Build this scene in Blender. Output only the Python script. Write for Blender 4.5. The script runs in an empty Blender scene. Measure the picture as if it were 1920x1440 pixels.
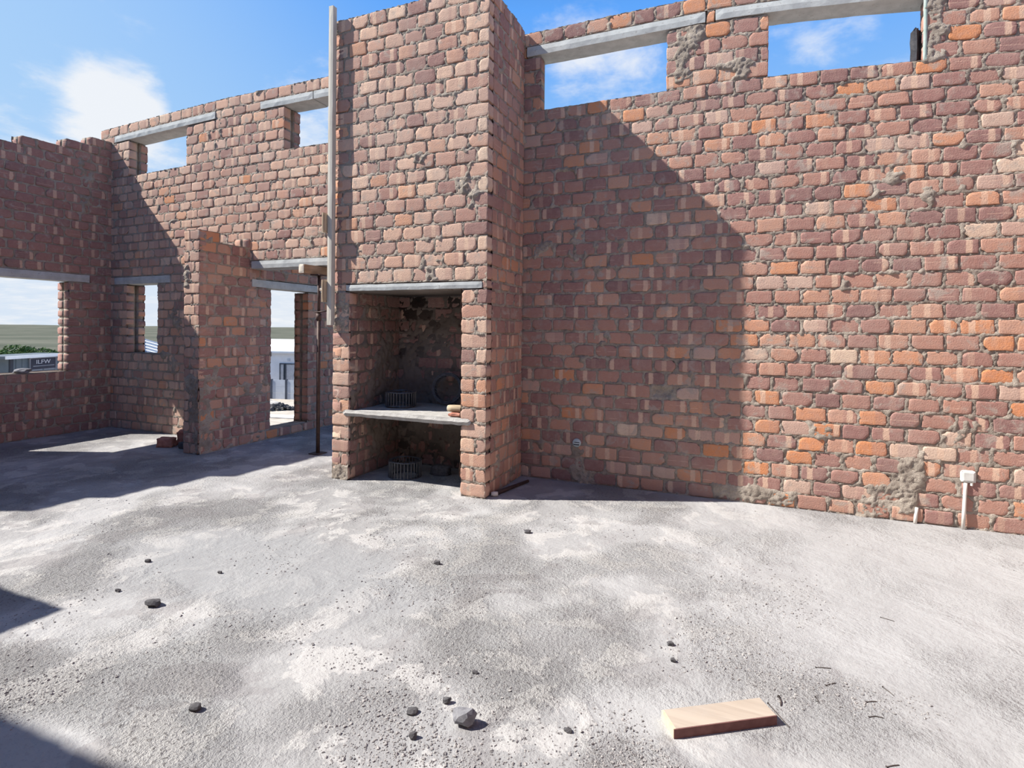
import bpy, bmesh, math, random
import numpy as np
from mathutils import Vector, Matrix

random.seed(7)
RNG = np.random.default_rng(11)
SC = bpy.context.scene
COL = SC.collection

# ------------------------------------------------------------------ camera
FPX, PITCH, ROLL, YAW, CX, CY = 1033.3502, -0.006, 0.0093, 0.3961, 960.0, 625.8079
_F = np.array([-math.sin(YAW)*math.cos(PITCH), math.cos(YAW)*math.cos(PITCH), math.sin(PITCH)])
_R = np.array([math.cos(YAW), math.sin(YAW), 0.0])
_U = np.cross(_R, _F)
_R2 = _R*math.cos(ROLL) + _U*math.sin(ROLL)
_U2 = -_R*math.sin(ROLL) + _U*math.cos(ROLL)
EYE = np.array([0, 0, 1.5])

def sight(u, v, d):
    """world point seen in direction (u, v) of the photo at depth d (survey helper)"""
    return EYE + (_F + _R2*(u-CX)/FPX - _U2*(v-CY)/FPX)*d
def on_floor(u, v, z=0.0):
    r = _F + _R2*(u-CX)/FPX - _U2*(v-CY)/FPX
    return EYE + r*((z-1.5)/r[2])

cam = bpy.data.cameras.new('camera')
cam.sensor_width = 36.0
cam.lens = FPX/1920*36.0
cam.shift_y = -(720-CY)/1920
cam.clip_start, cam.clip_end = 0.05, 5000
co = bpy.data.objects.new('camera', cam)
COL.objects.link(co)
M = Matrix.Identity(4)
for i in range(3):
    M[i][0], M[i][1], M[i][2], M[i][3] = _R2[i], _U2[i], -_F[i], EYE[i]
co.matrix_world = M
SC.camera = co

# ------------------------------------------------------------------ levels
YW, YF, XL, XB, XA, XS = 5.2812, 4.412, -8.7033, -2.09, -3.79, -5.90

# ------------------------------------------------------------------ noise
def _hash(ix, iy, iz, s):
    h = (ix.astype(np.int64)*374761393 + iy.astype(np.int64)*668265263 + iz.astype(np.int64)*2147483647 + s*974634311) & 0xffffffff
    h = ((h ^ (h >> 13))*1274126177) & 0xffffffff
    h = h ^ (h >> 16)
    return (h & 0xffff)/32767.5 - 1.0
def vnoise(x, y, z, s=0):
    x, y, z = np.broadcast_arrays(np.asarray(x, float), np.asarray(y, float), np.asarray(z, float))
    ix, iy, iz = np.floor(x), np.floor(y), np.floor(z)
    fx, fy, fz = x-ix, y-iy, z-iz
    fx, fy, fz = fx*fx*(3-2*fx), fy*fy*(3-2*fy), fz*fz*(3-2*fz)
    r = 0
    for a in (0, 1):
        for b in (0, 1):
            for c in (0, 1):
                r = r + _hash(ix+a, iy+b, iz+c, s)*(fx if a else 1-fx)*(fy if b else 1-fy)*(fz if c else 1-fz)
    return r

# ------------------------------------------------------------------ node helpers
def newmat(name):
    m = bpy.data.materials.new(name)
    m.use_nodes = True
    nt = m.node_tree
    nt.nodes.clear()
    out = nt.nodes.new('ShaderNodeOutputMaterial')
    bs = nt.nodes.new('ShaderNodeBsdfPrincipled')
    nt.links.new(bs.outputs[0], out.inputs[0])
    return m, nt, bs
def N(nt, typ, **kw):
    n = nt.nodes.new(typ)
    for k, v in kw.items():
        if k.startswith('i_'):
            key = k[2:]
            n.inputs[int(key) if key.isdigit() else key].default_value = v
        else:
            setattr(n, k, v)
    return n
def L(nt, a, b): nt.links.new(a, b)
def math_(nt, op, a, b=None, c=None, clamp=False):
    n = nt.nodes.new('ShaderNodeMath'); n.operation = op; n.use_clamp = clamp
    for i, v in enumerate((a, b, c)):
        if v is None: continue
        if isinstance(v, (int, float)): n.inputs[i].default_value = v
        else: nt.links.new(v, n.inputs[i])
    return n.outputs[0]
def mix_(nt, fac, a, b, mode='MIX'):
    n = nt.nodes.new('ShaderNodeMix'); n.data_type = 'RGBA'; n.blend_type = mode
    for k, v in ((0, fac), (6, a), (7, b)):
        if isinstance(v, (int, float)): n.inputs[k].default_value = v
        elif isinstance(v, tuple): n.inputs[k].default_value = v if len(v) == 4 else (*v, 1)
        else: nt.links.new(v, n.inputs[k])
    return n.outputs[2]
def ramp_(nt, fac, stops, interp='LINEAR'):
    n = nt.nodes.new('ShaderNodeValToRGB')
    cr = n.color_ramp; cr.interpolation = interp
    while len(cr.elements) < len(stops): cr.elements.new(0.5)
    for e, (p, c) in zip(cr.elements, stops):
        e.position = p; e.color = (*c, 1) if len(c) == 3 else c
    nt.links.new(fac, n.inputs[0])
    return n.outputs[0]
def noise_(nt, vec, scale, detail=4, rough=0.55, dist=0.0):
    n = nt.nodes.new('ShaderNodeTexNoise')
    n.inputs['Scale'].default_value = scale; n.inputs['Detail'].default_value = detail
    n.inputs['Roughness'].default_value = rough; n.inputs['Distortion'].default_value = dist
    if vec is not None: nt.links.new(vec, n.inputs['Vector'])
    return n.outputs[0]
def step_(nt, val, a, b):
    n = nt.nodes.new('ShaderNodeMapRange'); n.interpolation_type = 'SMOOTHSTEP'
    n.inputs[1].default_value = a; n.inputs[2].default_value = b
    nt.links.new(val, n.inputs[0])
    return n.outputs[0]
def bump_(nt, h, strength, dist, bs):
    n = nt.nodes.new('ShaderNodeBump'); n.inputs['Strength'].default_value = strength
    n.inputs['Distance'].default_value = dist
    nt.links.new(h, n.inputs['Height']); nt.links.new(n.outputs[0], bs.inputs['Normal'])

def mat_brick():
    m, nt, bs = newmat('clay_brick')
    at = N(nt, 'ShaderNodeAttribute', attribute_name='brk')
    lo = N(nt, 'ShaderNodeAttribute', attribute_name='bl')
    sep = N(nt, 'ShaderNodeSeparateColor'); L(nt, at.outputs['Color'], sep.inputs[0])
    sl = N(nt, 'ShaderNodeSeparateXYZ'); L(nt, lo.outputs['Vector'], sl.inputs[0])
    r, g, b = sep.outputs[0], sep.outputs[1], sep.outputs[2]
    geo = N(nt, 'ShaderNodeNewGeometry'); pos = geo.outputs['Position']
    base = ramp_(nt, r, [(0.0, (0.25, 0.145, 0.135)), (0.20, (0.32, 0.175, 0.155)), (0.42, (0.385, 0.212, 0.172)),
                         (0.62, (0.465, 0.252, 0.188)), (0.78, (0.54, 0.315, 0.225)), (0.87, (0.62, 0.26, 0.12)),
                         (0.93, (0.52, 0.34, 0.275)), (0.975, (0.57, 0.41, 0.33)), (1.0, (0.74, 0.57, 0.42))])
    base = mix_(nt, math_(nt, 'MULTIPLY', at.outputs['Alpha'], 0.8), base, (0.70, 0.495, 0.375))
    # pale firing band across each brick
    wob = math_(nt, 'MULTIPLY', math_(nt, 'SUBTRACT', noise_(nt, pos, 45, 2), 0.5), 0.016)
    ul = math_(nt, 'ADD', sl.outputs[0], wob)
    c = math_(nt, 'ABSOLUTE', math_(nt, 'SUBTRACT', ul, math_(nt, 'MULTIPLY_ADD', g, 0.15, 0.03)))
    band = math_(nt, 'SUBTRACT', 1.0, step_(nt, c, 0.016, 0.026))
    band = math_(nt, 'MULTIPLY', band, step_(nt, b, 0.42, 0.75))
    band2 = math_(nt, 'MULTIPLY', step_(nt, ul, 0.10, 0.115), step_(nt, g, 0.55, 0.9))
    col = mix_(nt, math_(nt, 'MULTIPLY', band2, 0.35), base, (0.34, 0.19, 0.17))
    col = mix_(nt, math_(nt, 'MULTIPLY', band, 0.72), col, (0.74, 0.52, 0.38))
    # thin pale drag line along some bricks
    ln = math_(nt, 'SUBTRACT', 1.0, step_(nt, math_(nt, 'ABSOLUTE', math_(nt, 'SUBTRACT', sl.outputs[1], math_(nt, 'MULTIPLY_ADD', b, 0.05, 0.025))), 0.0015, 0.0035))
    ln = math_(nt, 'MULTIPLY', math_(nt, 'MULTIPLY', ln, step_(nt, g, 0.72, 0.76)), step_(nt, noise_(nt, pos, 9, 2), 0.45, 0.55))
    col = mix_(nt, math_(nt, 'MULTIPLY', ln, 0.6), col, (0.70, 0.47, 0.36))
    # mottling
    n1 = noise_(nt, pos, 26, 4, 0.6)
    col = mix_(nt, math_(nt, 'MULTIPLY', step_(nt, n1, 0.35, 0.75), 0.35), col, (0.44, 0.30, 0.25))
    n2 = noise_(nt, pos, 160, 3, 0.6)
    col = mix_(nt, math_(nt, 'MULTIPLY', step_(nt, n2, 0.50, 0.72), 0.30), col, (0.26, 0.14, 0.11))
    # mortar smears and lime dust
    sm = noise_(nt, pos, 7.5, 5, 0.62, 0.4)
    col = mix_(nt, math_(nt, 'MULTIPLY', step_(nt, sm, 0.55, 0.68), 0.72), col, (0.39, 0.335, 0.29))
    du = noise_(nt, pos, 1.3, 4, 0.6)
    col = mix_(nt, math_(nt, 'MULTIPLY', step_(nt, du, 0.45, 0.75), 0.22), col, (0.50, 0.42, 0.36))
    L(nt, col, bs.inputs['Base Color'])
    bs.inputs['Roughness'].default_value = 0.93
    bs.inputs['Specular IOR Level'].default_value = 0.2
    h = math_(nt, 'ADD', math_(nt, 'MULTIPLY', noise_(nt, pos, 90, 4, 0.6), 1.0), math_(nt, 'MULTIPLY', n2, 0.5))
    bump_(nt, h, 0.6, 0.006, bs)
    return m

def mat_mortar():
    m, nt, bs = newmat('rough_mortar')
    geo = N(nt, 'ShaderNodeNewGeometry'); pos = geo.outputs['Position']
    n1 = noise_(nt, pos, 6, 5, 0.6); n2 = noise_(nt, pos, 70, 4, 0.65); n3 = noise_(nt, pos, 220, 3, 0.6)
    col = mix_(nt, step_(nt, n1, 0.35, 0.7), (0.31, 0.265, 0.222), (0.45, 0.395, 0.335))
    col = mix_(nt, math_(nt, 'MULTIPLY', step_(nt, n2, 0.5, 0.75), 0.6), col, (0.22, 0.18, 0.15))
    L(nt, col, bs.inputs['Base Color'])
    bs.inputs['Roughness'].default_value = 0.97
    bs.inputs['Specular IOR Level'].default_value = 0.1
    h = math_(nt, 'ADD', n2, math_(nt, 'MULTIPLY', n3, 0.5))
    bump_(nt, h, 0.9, 0.012, bs)
    return m

def mat_simple(name, c1, c2, scale=12, rough=0.85, bump=0.3, bd=0.004, metal=0.0, spots=None):
    m, nt, bs = newmat(name)
    tc = N(nt, 'ShaderNodeTexCoord'); pos = tc.outputs['Object']
    n1 = noise_(nt, pos, scale, 5, 0.6)
    col = mix_(nt, step_(nt, n1, 0.3, 0.7), c1, c2)
    if spots:
        n2 = noise_(nt, pos, scale*4, 4, 0.6)
        col = mix_(nt, step_(nt, n2, 0.58, 0.7), col, spots)
    L(nt, col, bs.inputs['Base Color'])
    bs.inputs['Roughness'].default_value = rough
    bs.inputs['Metallic'].default_value = metal
    bs.inputs['Specular IOR Level'].default_value = 0.25
    if bump: bump_(nt, noise_(nt, pos, scale*6, 4, 0.6), bump, bd, bs)
    return m

def mat_wood(name, c1, c2, axis=0):
    m, nt, bs = newmat(name)
    tc = N(nt, 'ShaderNodeTexCoord')
    mp = N(nt, 'ShaderNodeMapping'); L(nt, tc.outputs['Object'], mp.inputs[0])
    s = [38, 38, 38]; s[axis] = 2.5
    mp.inputs['Scale'].default_value = s
    n1 = noise_(nt, mp.outputs[0], 1.0, 5, 0.6, 0.6)
    col = mix_(nt, step_(nt, n1, 0.3, 0.72), c1, c2)
    n2 = noise_(nt, tc.outputs['Object'], 6, 4)
    col = mix_(nt, math_(nt, 'MULTIPLY', step_(nt, n2, 0.5, 0.75), 0.35), col, (0.42, 0.38, 0.34))
    L(nt, col, bs.inputs['Base Color']); bs.inputs['Roughness'].default_value = 0.85
    bump_(nt, n1, 0.25, 0.003, bs)
    return m

def mat_floor():
    m, nt, bs = newmat('dusty_concrete')
    geo = N(nt, 'ShaderNodeNewGeometry'); pos = geo.outputs['Position']
    sp = N(nt, 'ShaderNodeSeparateXYZ'); L(nt, pos, sp.inputs[0])
    big = noise_(nt, pos, 0.9, 5, 0.6, 0.5)
    mid = noise_(nt, pos, 3.2, 6, 0.62, 0.3)
    fine = noise_(nt, pos, 52, 4, 0.66)
    tiny = noise_(nt, pos, 150, 3, 0.65)
    col = mix_(nt, step_(nt, big, 0.38, 0.64), (0.297, 0.294, 0.294), (0.393, 0.392, 0.392))
    col = mix_(nt, math_(nt, 'MULTIPLY', math_(nt, 'MULTIPLY', step_(nt, mid, 0.525, 0.555), math_(nt, 'SUBTRACT', 1.0, step_(nt, sp.outputs[0], -0.6, 0.8))), 0.75), col, (0.458, 0.448, 0.436))
    col = mix_(nt, math_(nt, 'MULTIPLY', step_(nt, noise_(nt, pos, 2.1, 5, 0.6, 0.8), 0.565, 0.59), 0.6), col, (0.272, 0.263, 0.264))
    def blob(cx, cy, rx, ry, soft=0.5):
        dx = math_(nt, 'DIVIDE', math_(nt, 'SUBTRACT', sp.outputs[0], cx), rx)
        dy = math_(nt, 'DIVIDE', math_(nt, 'SUBTRACT', sp.outputs[1], cy), ry)
        d = math_(nt, 'SQRT', math_(nt, 'ADD', math_(nt, 'MULTIPLY', dx, dx), math_(nt, 'MULTIPLY', dy, dy)))
        d = math_(nt, 'ADD', d, math_(nt, 'MULTIPLY', math_(nt, 'SUBTRACT', mid, 0.5), 1.3))
        return math_(nt, 'SUBTRACT', 1.0, step_(nt, d, 1.0-soft, 1.0+soft*0.4))
    # a smooth grey trowelled patch, and pale dusty ground on the right
    pa = blob(-2.75, 2.6, 1.25, 0.6)
    col = mix_(nt, math_(nt, 'MULTIPLY', pa, 0.75), col, (0.284, 0.29, 0.297))
    pr = blob(1.4, 3.9, 2.6, 1.9, 0.8)
    col = mix_(nt, math_(nt, 'MULTIPLY', pr, 0.7), col, (0.377, 0.379, 0.385))
    # loose grit band
    grit = math_(nt, 'MULTIPLY', step_(nt, noise_(nt, pos, 1.1, 3, 0.5, 0.4), 0.42, 0.60),
                 math_(nt, 'SUBTRACT', 1.0, math_(nt, 'MAXIMUM', pa, math_(nt, 'MULTIPLY', pr, 0.8))))
    speck = math_(nt, 'MULTIPLY', step_(nt, fine, 0.575, 0.615), math_(nt, 'MULTIPLY_ADD', grit, 0.65, 0.18))
    col = mix_(nt, speck, col, (0.165, 0.155, 0.15))
    col = mix_(nt, math_(nt, 'MULTIPLY', step_(nt, tiny, 0.55, 0.75), 0.25), col, (0.46, 0.44, 0.42))
    L(nt, col, bs.inputs['Base Color'])
    bs.inputs['Roughness'].default_value = 0.95
    bs.inputs['Specular IOR Level'].default_value = 0.12
    amp = math_(nt, 'MULTIPLY_ADD', grit, 1.0, 0.13)
    h = math_(nt, 'ADD', math_(nt, 'MULTIPLY', math_(nt, 'ADD', fine, math_(nt, 'MULTIPLY', tiny, 0.4)), amp), math_(nt, 'MULTIPLY', mid, 1.2))
    bump_(nt, h, 0.9, 0.03, bs)
    return m

def mat_ground():
    m, nt, bs = newmat('veld_and_sand')
    geo = N(nt, 'ShaderNodeNewGeometry'); pos = geo.outputs['Position']
    n1 = noise_(nt, pos, 0.02, 5, 0.6); n2 = noise_(nt, pos, 0.3, 5, 0.65); n3 = noise_(nt, pos, 3.0, 5, 0.65)
    veg = mix_(nt, step_(nt, n1, 0.35, 0.65), (0.095, 0.105, 0.085), (0.15, 0.152, 0.125))
    veg = mix_(nt, math_(nt, 'MULTIPLY', step_(nt, n2, 0.5, 0.7), 0.6), veg, (0.07, 0.082, 0.06))
    sand = mix_(nt, step_(nt, n3, 0.35, 0.65), (0.40, 0.36, 0.31), (0.50, 0.46, 0.40))
    ln = N(nt, 'ShaderNodeVectorMath', operation='LENGTH'); L(nt, pos, ln.inputs[0])
    f = step_(nt, ln.outputs['Value'], 45, 70)
    L(nt, mix_(nt, f, sand, veg), bs.inputs['Base Color'])
    bs.inputs['Roughness'].default_value = 1.0; bs.inputs['Specular IOR Level'].default_value = 0.0
    return m

BRICK, MORTAR = mat_brick(), mat_mortar()
BAGGED = mat_simple('dark_bagged_plaster', (0.15, 0.125, 0.108), (0.22, 0.185, 0.16), 3, 0.97, 0.5, 0.008, spots=(0.12, 0.085, 0.072))  # darker mottled plaster for the hearth's inner faces and the chimney core
CONC = mat_simple('precast_concrete', (0.40, 0.42, 0.42), (0.52, 0.545, 0.54), 9, 0.9, 0.3, 0.004, spots=(0.36, 0.36, 0.35))
SLAB = mat_simple('cast_concrete', (0.34, 0.33, 0.31), (0.46, 0.45, 0.43), 14, 0.93, 0.6, 0.008, spots=(0.28, 0.27, 0.25))
FLOOR, GROUND = mat_floor(), mat_ground()
POLE = mat_wood('weathered_timber', (0.46, 0.43, 0.37), (0.60, 0.57, 0.50), 2)
CLEAT = mat_wood('brown_timber', (0.40, 0.30, 0.20), (0.55, 0.42, 0.28), 2)
BOARD = mat_wood('pale_board', (0.38, 0.315, 0.255), (0.46, 0.39, 0.32), 0)
BOARDEDGE = mat_simple('dark_red_board_edge', (0.16, 0.075, 0.07), (0.22, 0.11, 0.10), 20)
BOARDEND = mat_simple('yellow_sawn_end', (0.62, 0.52, 0.32), (0.70, 0.60, 0.40), 30)
TIMBER = mat_wood('dark_timber', (0.22, 0.16, 0.11), (0.30, 0.22, 0.15), 1)
SAWN = mat_simple('sawn_end_grain', (0.62, 0.55, 0.45), (0.72, 0.66, 0.56), 30)
LOG = mat_wood('pale_log', (0.33, 0.26, 0.17), (0.46, 0.36, 0.24), 0)
STEEL = mat_simple('rusty_steel', (0.055, 0.038, 0.035), (0.095, 0.065, 0.058), 18, 0.6, 0.2, 0.002, 0.3)
WIRE = mat_simple('dull_wire', (0.09, 0.095, 0.11), (0.16, 0.165, 0.18), 25, 0.5, 0.0, 0.0, 0.5)
NAIL = mat_simple('nail_steel', (0.07, 0.06, 0.06), (0.13, 0.11, 0.10), 40, 0.6, 0.0, 0.0, 0.3)
STONE = mat_simple('grey_stone', (0.16, 0.16, 0.175), (0.25, 0.25, 0.265), 40, 0.95, 0.5, 0.004)
STONED = mat_simple('dark_stone', (0.07, 0.068, 0.072), (0.12, 0.115, 0.12), 40, 0.95, 0.5, 0.004)
GRIT = mat_simple('loose_grit', (0.20, 0.19, 0.19), (0.42, 0.40, 0.385), 14, 0.95, 0.0)
PVC = mat_simple('white_plastic', (0.66, 0.63, 0.58), (0.76, 0.73, 0.68), 20, 0.5, 0.1, 0.001)
BOXM = mat_simple('pale_box_cover', (0.55, 0.55, 0.52), (0.66, 0.66, 0.63), 22, 0.7, 0.2, 0.002)
BOXB = mat_simple('bluish_plastic', (0.38, 0.47, 0.50), (0.52, 0.60, 0.62), 25, 0.5, 0.2, 0.002)
GREEN = mat_simple('pale_green_strip', (0.36, 0.47, 0.42), (0.46, 0.55, 0.50), 15)
BLACK = mat_simple('black_sheet', (0.012, 0.012, 0.018), (0.03, 0.03, 0.04), 12, 0.6)
RED = mat_simple('broken_brick_clay', (0.42, 0.17, 0.12), (0.55, 0.27, 0.20), 18, 0.95, 0.6, 0.006)
WHITEW = mat_simple('white_wall_paint', (0.66, 0.68, 0.72), (0.74, 0.76, 0.80), 2, 0.9, 0.0)
ROOFW = mat_simple('white_roof_sheet', (0.75, 0.76, 0.77), (0.82, 0.83, 0.84), 2, 0.6, 0.0)
ROOFB = mat_simple('galvanised_roof', (0.42, 0.45, 0.50), (0.54, 0.57, 0.62), 1.2, 0.45, 0.0)
SLATE = mat_simple('blue_grey_roof', (0.16, 0.20, 0.27), (0.22, 0.26, 0.33), 1.5, 0.6, 0.0)
SHED = mat_simple('slate_sheet', (0.085, 0.11, 0.135), (0.12, 0.145, 0.17), 1.5, 0.7, 0.0)
SHEDD = mat_simple('dark_post', (0.03, 0.035, 0.05), (0.045, 0.05, 0.065), 1.5, 0.7, 0.0)
SIGN = mat_simple('navy_sign', (0.018, 0.02, 0.04), (0.026, 0.028, 0.05), 3, 0.6, 0.0)
LETTER = mat_simple('sign_lettering', (0.42, 0.43, 0.50), (0.46, 0.47, 0.54), 3, 0.6, 0.0)
LETTERD = mat_simple('faded_sign_print', (0.18, 0.19, 0.23), (0.22, 0.23, 0.27), 3, 0.6, 0.0)
FENCE = mat_simple('grey_fence_panel', (0.42, 0.46, 0.52), (0.50, 0.54, 0.60), 2, 0.9, 0.0)
FENCEP = mat_simple('dark_fence_post', (0.05, 0.06, 0.085), (0.07, 0.08, 0.105), 2, 0.9, 0.0)
GLASS = mat_simple('dark_window_glass', (0.03, 0.04, 0.05), (0.05, 0.06, 0.08), 2, 0.15, 0.0)
CURTAIN = mat_simple('grey_curtain', (0.38, 0.40, 0.44), (0.48, 0.50, 0.54), 8, 0.9, 0.0)
FRAME = mat_simple('dark_window_frame', (0.06, 0.07, 0.09), (0.09, 0.10, 0.12), 4, 0.6, 0.0)
SAND = mat_simple('heaped_sand', (0.48, 0.45, 0.40), (0.58, 0.55, 0.50), 3, 1.0, 0.5, 0.03)
RUBBLE = mat_simple('dark_rubble', (0.06, 0.06, 0.065), (0.13, 0.125, 0.125), 6, 0.95, 0.0)
KERB = mat_simple('white_kerb', (0.66, 0.66, 0.65), (0.74, 0.74, 0.73), 4, 0.9, 0.0)
LEAF1 = mat_simple('bush_leaf', (0.055, 0.11, 0.035), (0.11, 0.19, 0.06), 3, 0.8, 0.0)
LEAF2 = mat_simple('dull_bush_leaf', (0.05, 0.07, 0.04), (0.085, 0.11, 0.06), 3, 0.8, 0.0)
STEM = mat_simple('bush_stem', (0.08, 0.06, 0.04), (0.12, 0.09, 0.06), 10, 0.9, 0.0)

# ------------------------------------------------------------------ object helpers
def link(name, me, mats, parent=None):
    o = bpy.data.objects.new(name, me); COL.objects.link(o)
    for m in (mats if isinstance(mats, (list, tuple)) else [mats]): me.materials.append(m)
    if parent: o.parent = parent
    return o
def tag(o, label=None, cat=None, group=None, kind=None):
    if label: o['label'] = label
    if cat: o['category'] = cat
    if group: o['group'] = group
    if kind: o['kind'] = kind
    return o
def empty(name, loc, label, cat, group=None, rz=0.0):
    o = bpy.data.objects.new(name, None); COL.objects.link(o)
    o.location = loc; o.rotation_euler = (0, 0, rz); o.empty_display_size = 0.1
    return tag(o, label, cat, group)
def from_bm(name, bm, mats, parent=None, smooth=False):
    me = bpy.data.meshes.new(name); bm.to_mesh(me); bm.free()
    if smooth: me.polygons.foreach_set('use_smooth', [True]*len(me.polygons))
    return link(name, me, mats, parent)
def rough_bar(bm, p0, p1, amp=0.003, seg=0.06, bev=0.006, seed=0, mi=0):
    """axis aligned bar from p0 to p1 with worn, slightly uneven faces"""
    p0, p1 = np.minimum(p0, p1), np.maximum(p0, p1)
    n = [max(2, int(round((p1[i]-p0[i])/seg))) for i in range(3)]
    if max(n) > 60: n = [min(k, 60) for k in n]
    verts = {}
    def vert(i, j, k):
        key = (i, j, k)
        if key not in verts:
            t = np.array([i/n[0], j/n[1], k/n[2]])
            p = p0 + (p1-p0)*t
            ext = [(0 if q == 0 else 1 if q == m else None) for q, m in zip(key, n)]
            if sum(e is not None for e in ext) >= 2:
                for a in range(3):
                    if ext[a] is not None: p[a] += bev*(1 if ext[a] == 0 else -1)
            w = np.array([float(vnoise(p[0]*14, p[1]*14, p[2]*14, seed+q)) for q in range(3)])
            verts[key] = bm.verts.new(p + w*amp)
        return verts[key]
    def face(q):
        f = bm.faces.new(q); f.material_index = mi
    for i in range(n[0]):
        for j in range(n[1]):
            face([vert(i, j, 0), vert(i, j+1, 0), vert(i+1, j+1, 0), vert(i+1, j, 0)])
            face([vert(i, j, n[2]), vert(i+1, j, n[2]), vert(i+1, j+1, n[2]), vert(i, j+1, n[2])])
    for i in range(n[0]):
        for k in range(n[2]):
            face([vert(i, 0, k), vert(i+1, 0, k), vert(i+1, 0, k+1), vert(i, 0, k+1)])
            face([vert(i, n[1], k), vert(i, n[1], k+1), vert(i+1, n[1], k+1), vert(i+1, n[1], k)])
    for j in range(n[1]):
        for k in range(n[2]):
            face([vert(0, j, k), vert(0, j, k+1), vert(0, j+1, k+1), vert(0, j+1, k)])
            face([vert(n[0], j, k), vert(n[0], j+1, k), vert(n[0], j+1, k+1), vert(n[0], j, k+1)])
def box(bm, p0, p1, mi=0):
    x0, y0, z0 = np.minimum(p0, p1); x1, y1, z1 = np.maximum(p0, p1)
    v = [bm.verts.new(q) for q in ((x0,y0,z0),(x1,y0,z0),(x1,y1,z0),(x0,y1,z0),(x0,y0,z1),(x1,y0,z1),(x1,y1,z1),(x0,y1,z1))]
    for f in ((3,2,1,0),(4,5,6,7),(0,1,5,4),(1,2,6,5),(2,3,7,6),(3,0,4,7)):
        bm.faces.new([v[i] for i in f]).material_index = mi
    return v
def tube(bm, pts, r, n=8, caps=True, closed=False, mi=0):
    pts = [Vector(p) for p in pts]; rings = []
    m = len(pts)
    for i, p in enumerate(pts):
        if closed: d = pts[(i+1) % m]-pts[i-1]
        else: d = pts[min(i+1, m-1)]-pts[max(i-1, 0)]
        d.normalize()
        a = d.orthogonal() if abs(d.z) > 0.95 else d.cross(Vector((0, 0, 1)))
        a.normalize(); b = d.cross(a)
        rr = r[i] if isinstance(r, (list, tuple)) else r
        rings.append([bm.verts.new(p + (a*math.cos(2*math.pi*k/n) + b*math.sin(2*math.pi*k/n))*rr) for k in range(n)])
    for i in range(m if closed else m-1):
        A, B = rings[i], rings[(i+1) % m]
        for k in range(n):
            bm.faces.new([A[k], A[(k+1) % n], B[(k+1) % n], B[k]]).material_index = mi
    if caps and not closed:
        bm.faces.new(rings[0][::-1]).material_index = mi
        bm.faces.new(rings[-1]).material_index = mi

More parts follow.
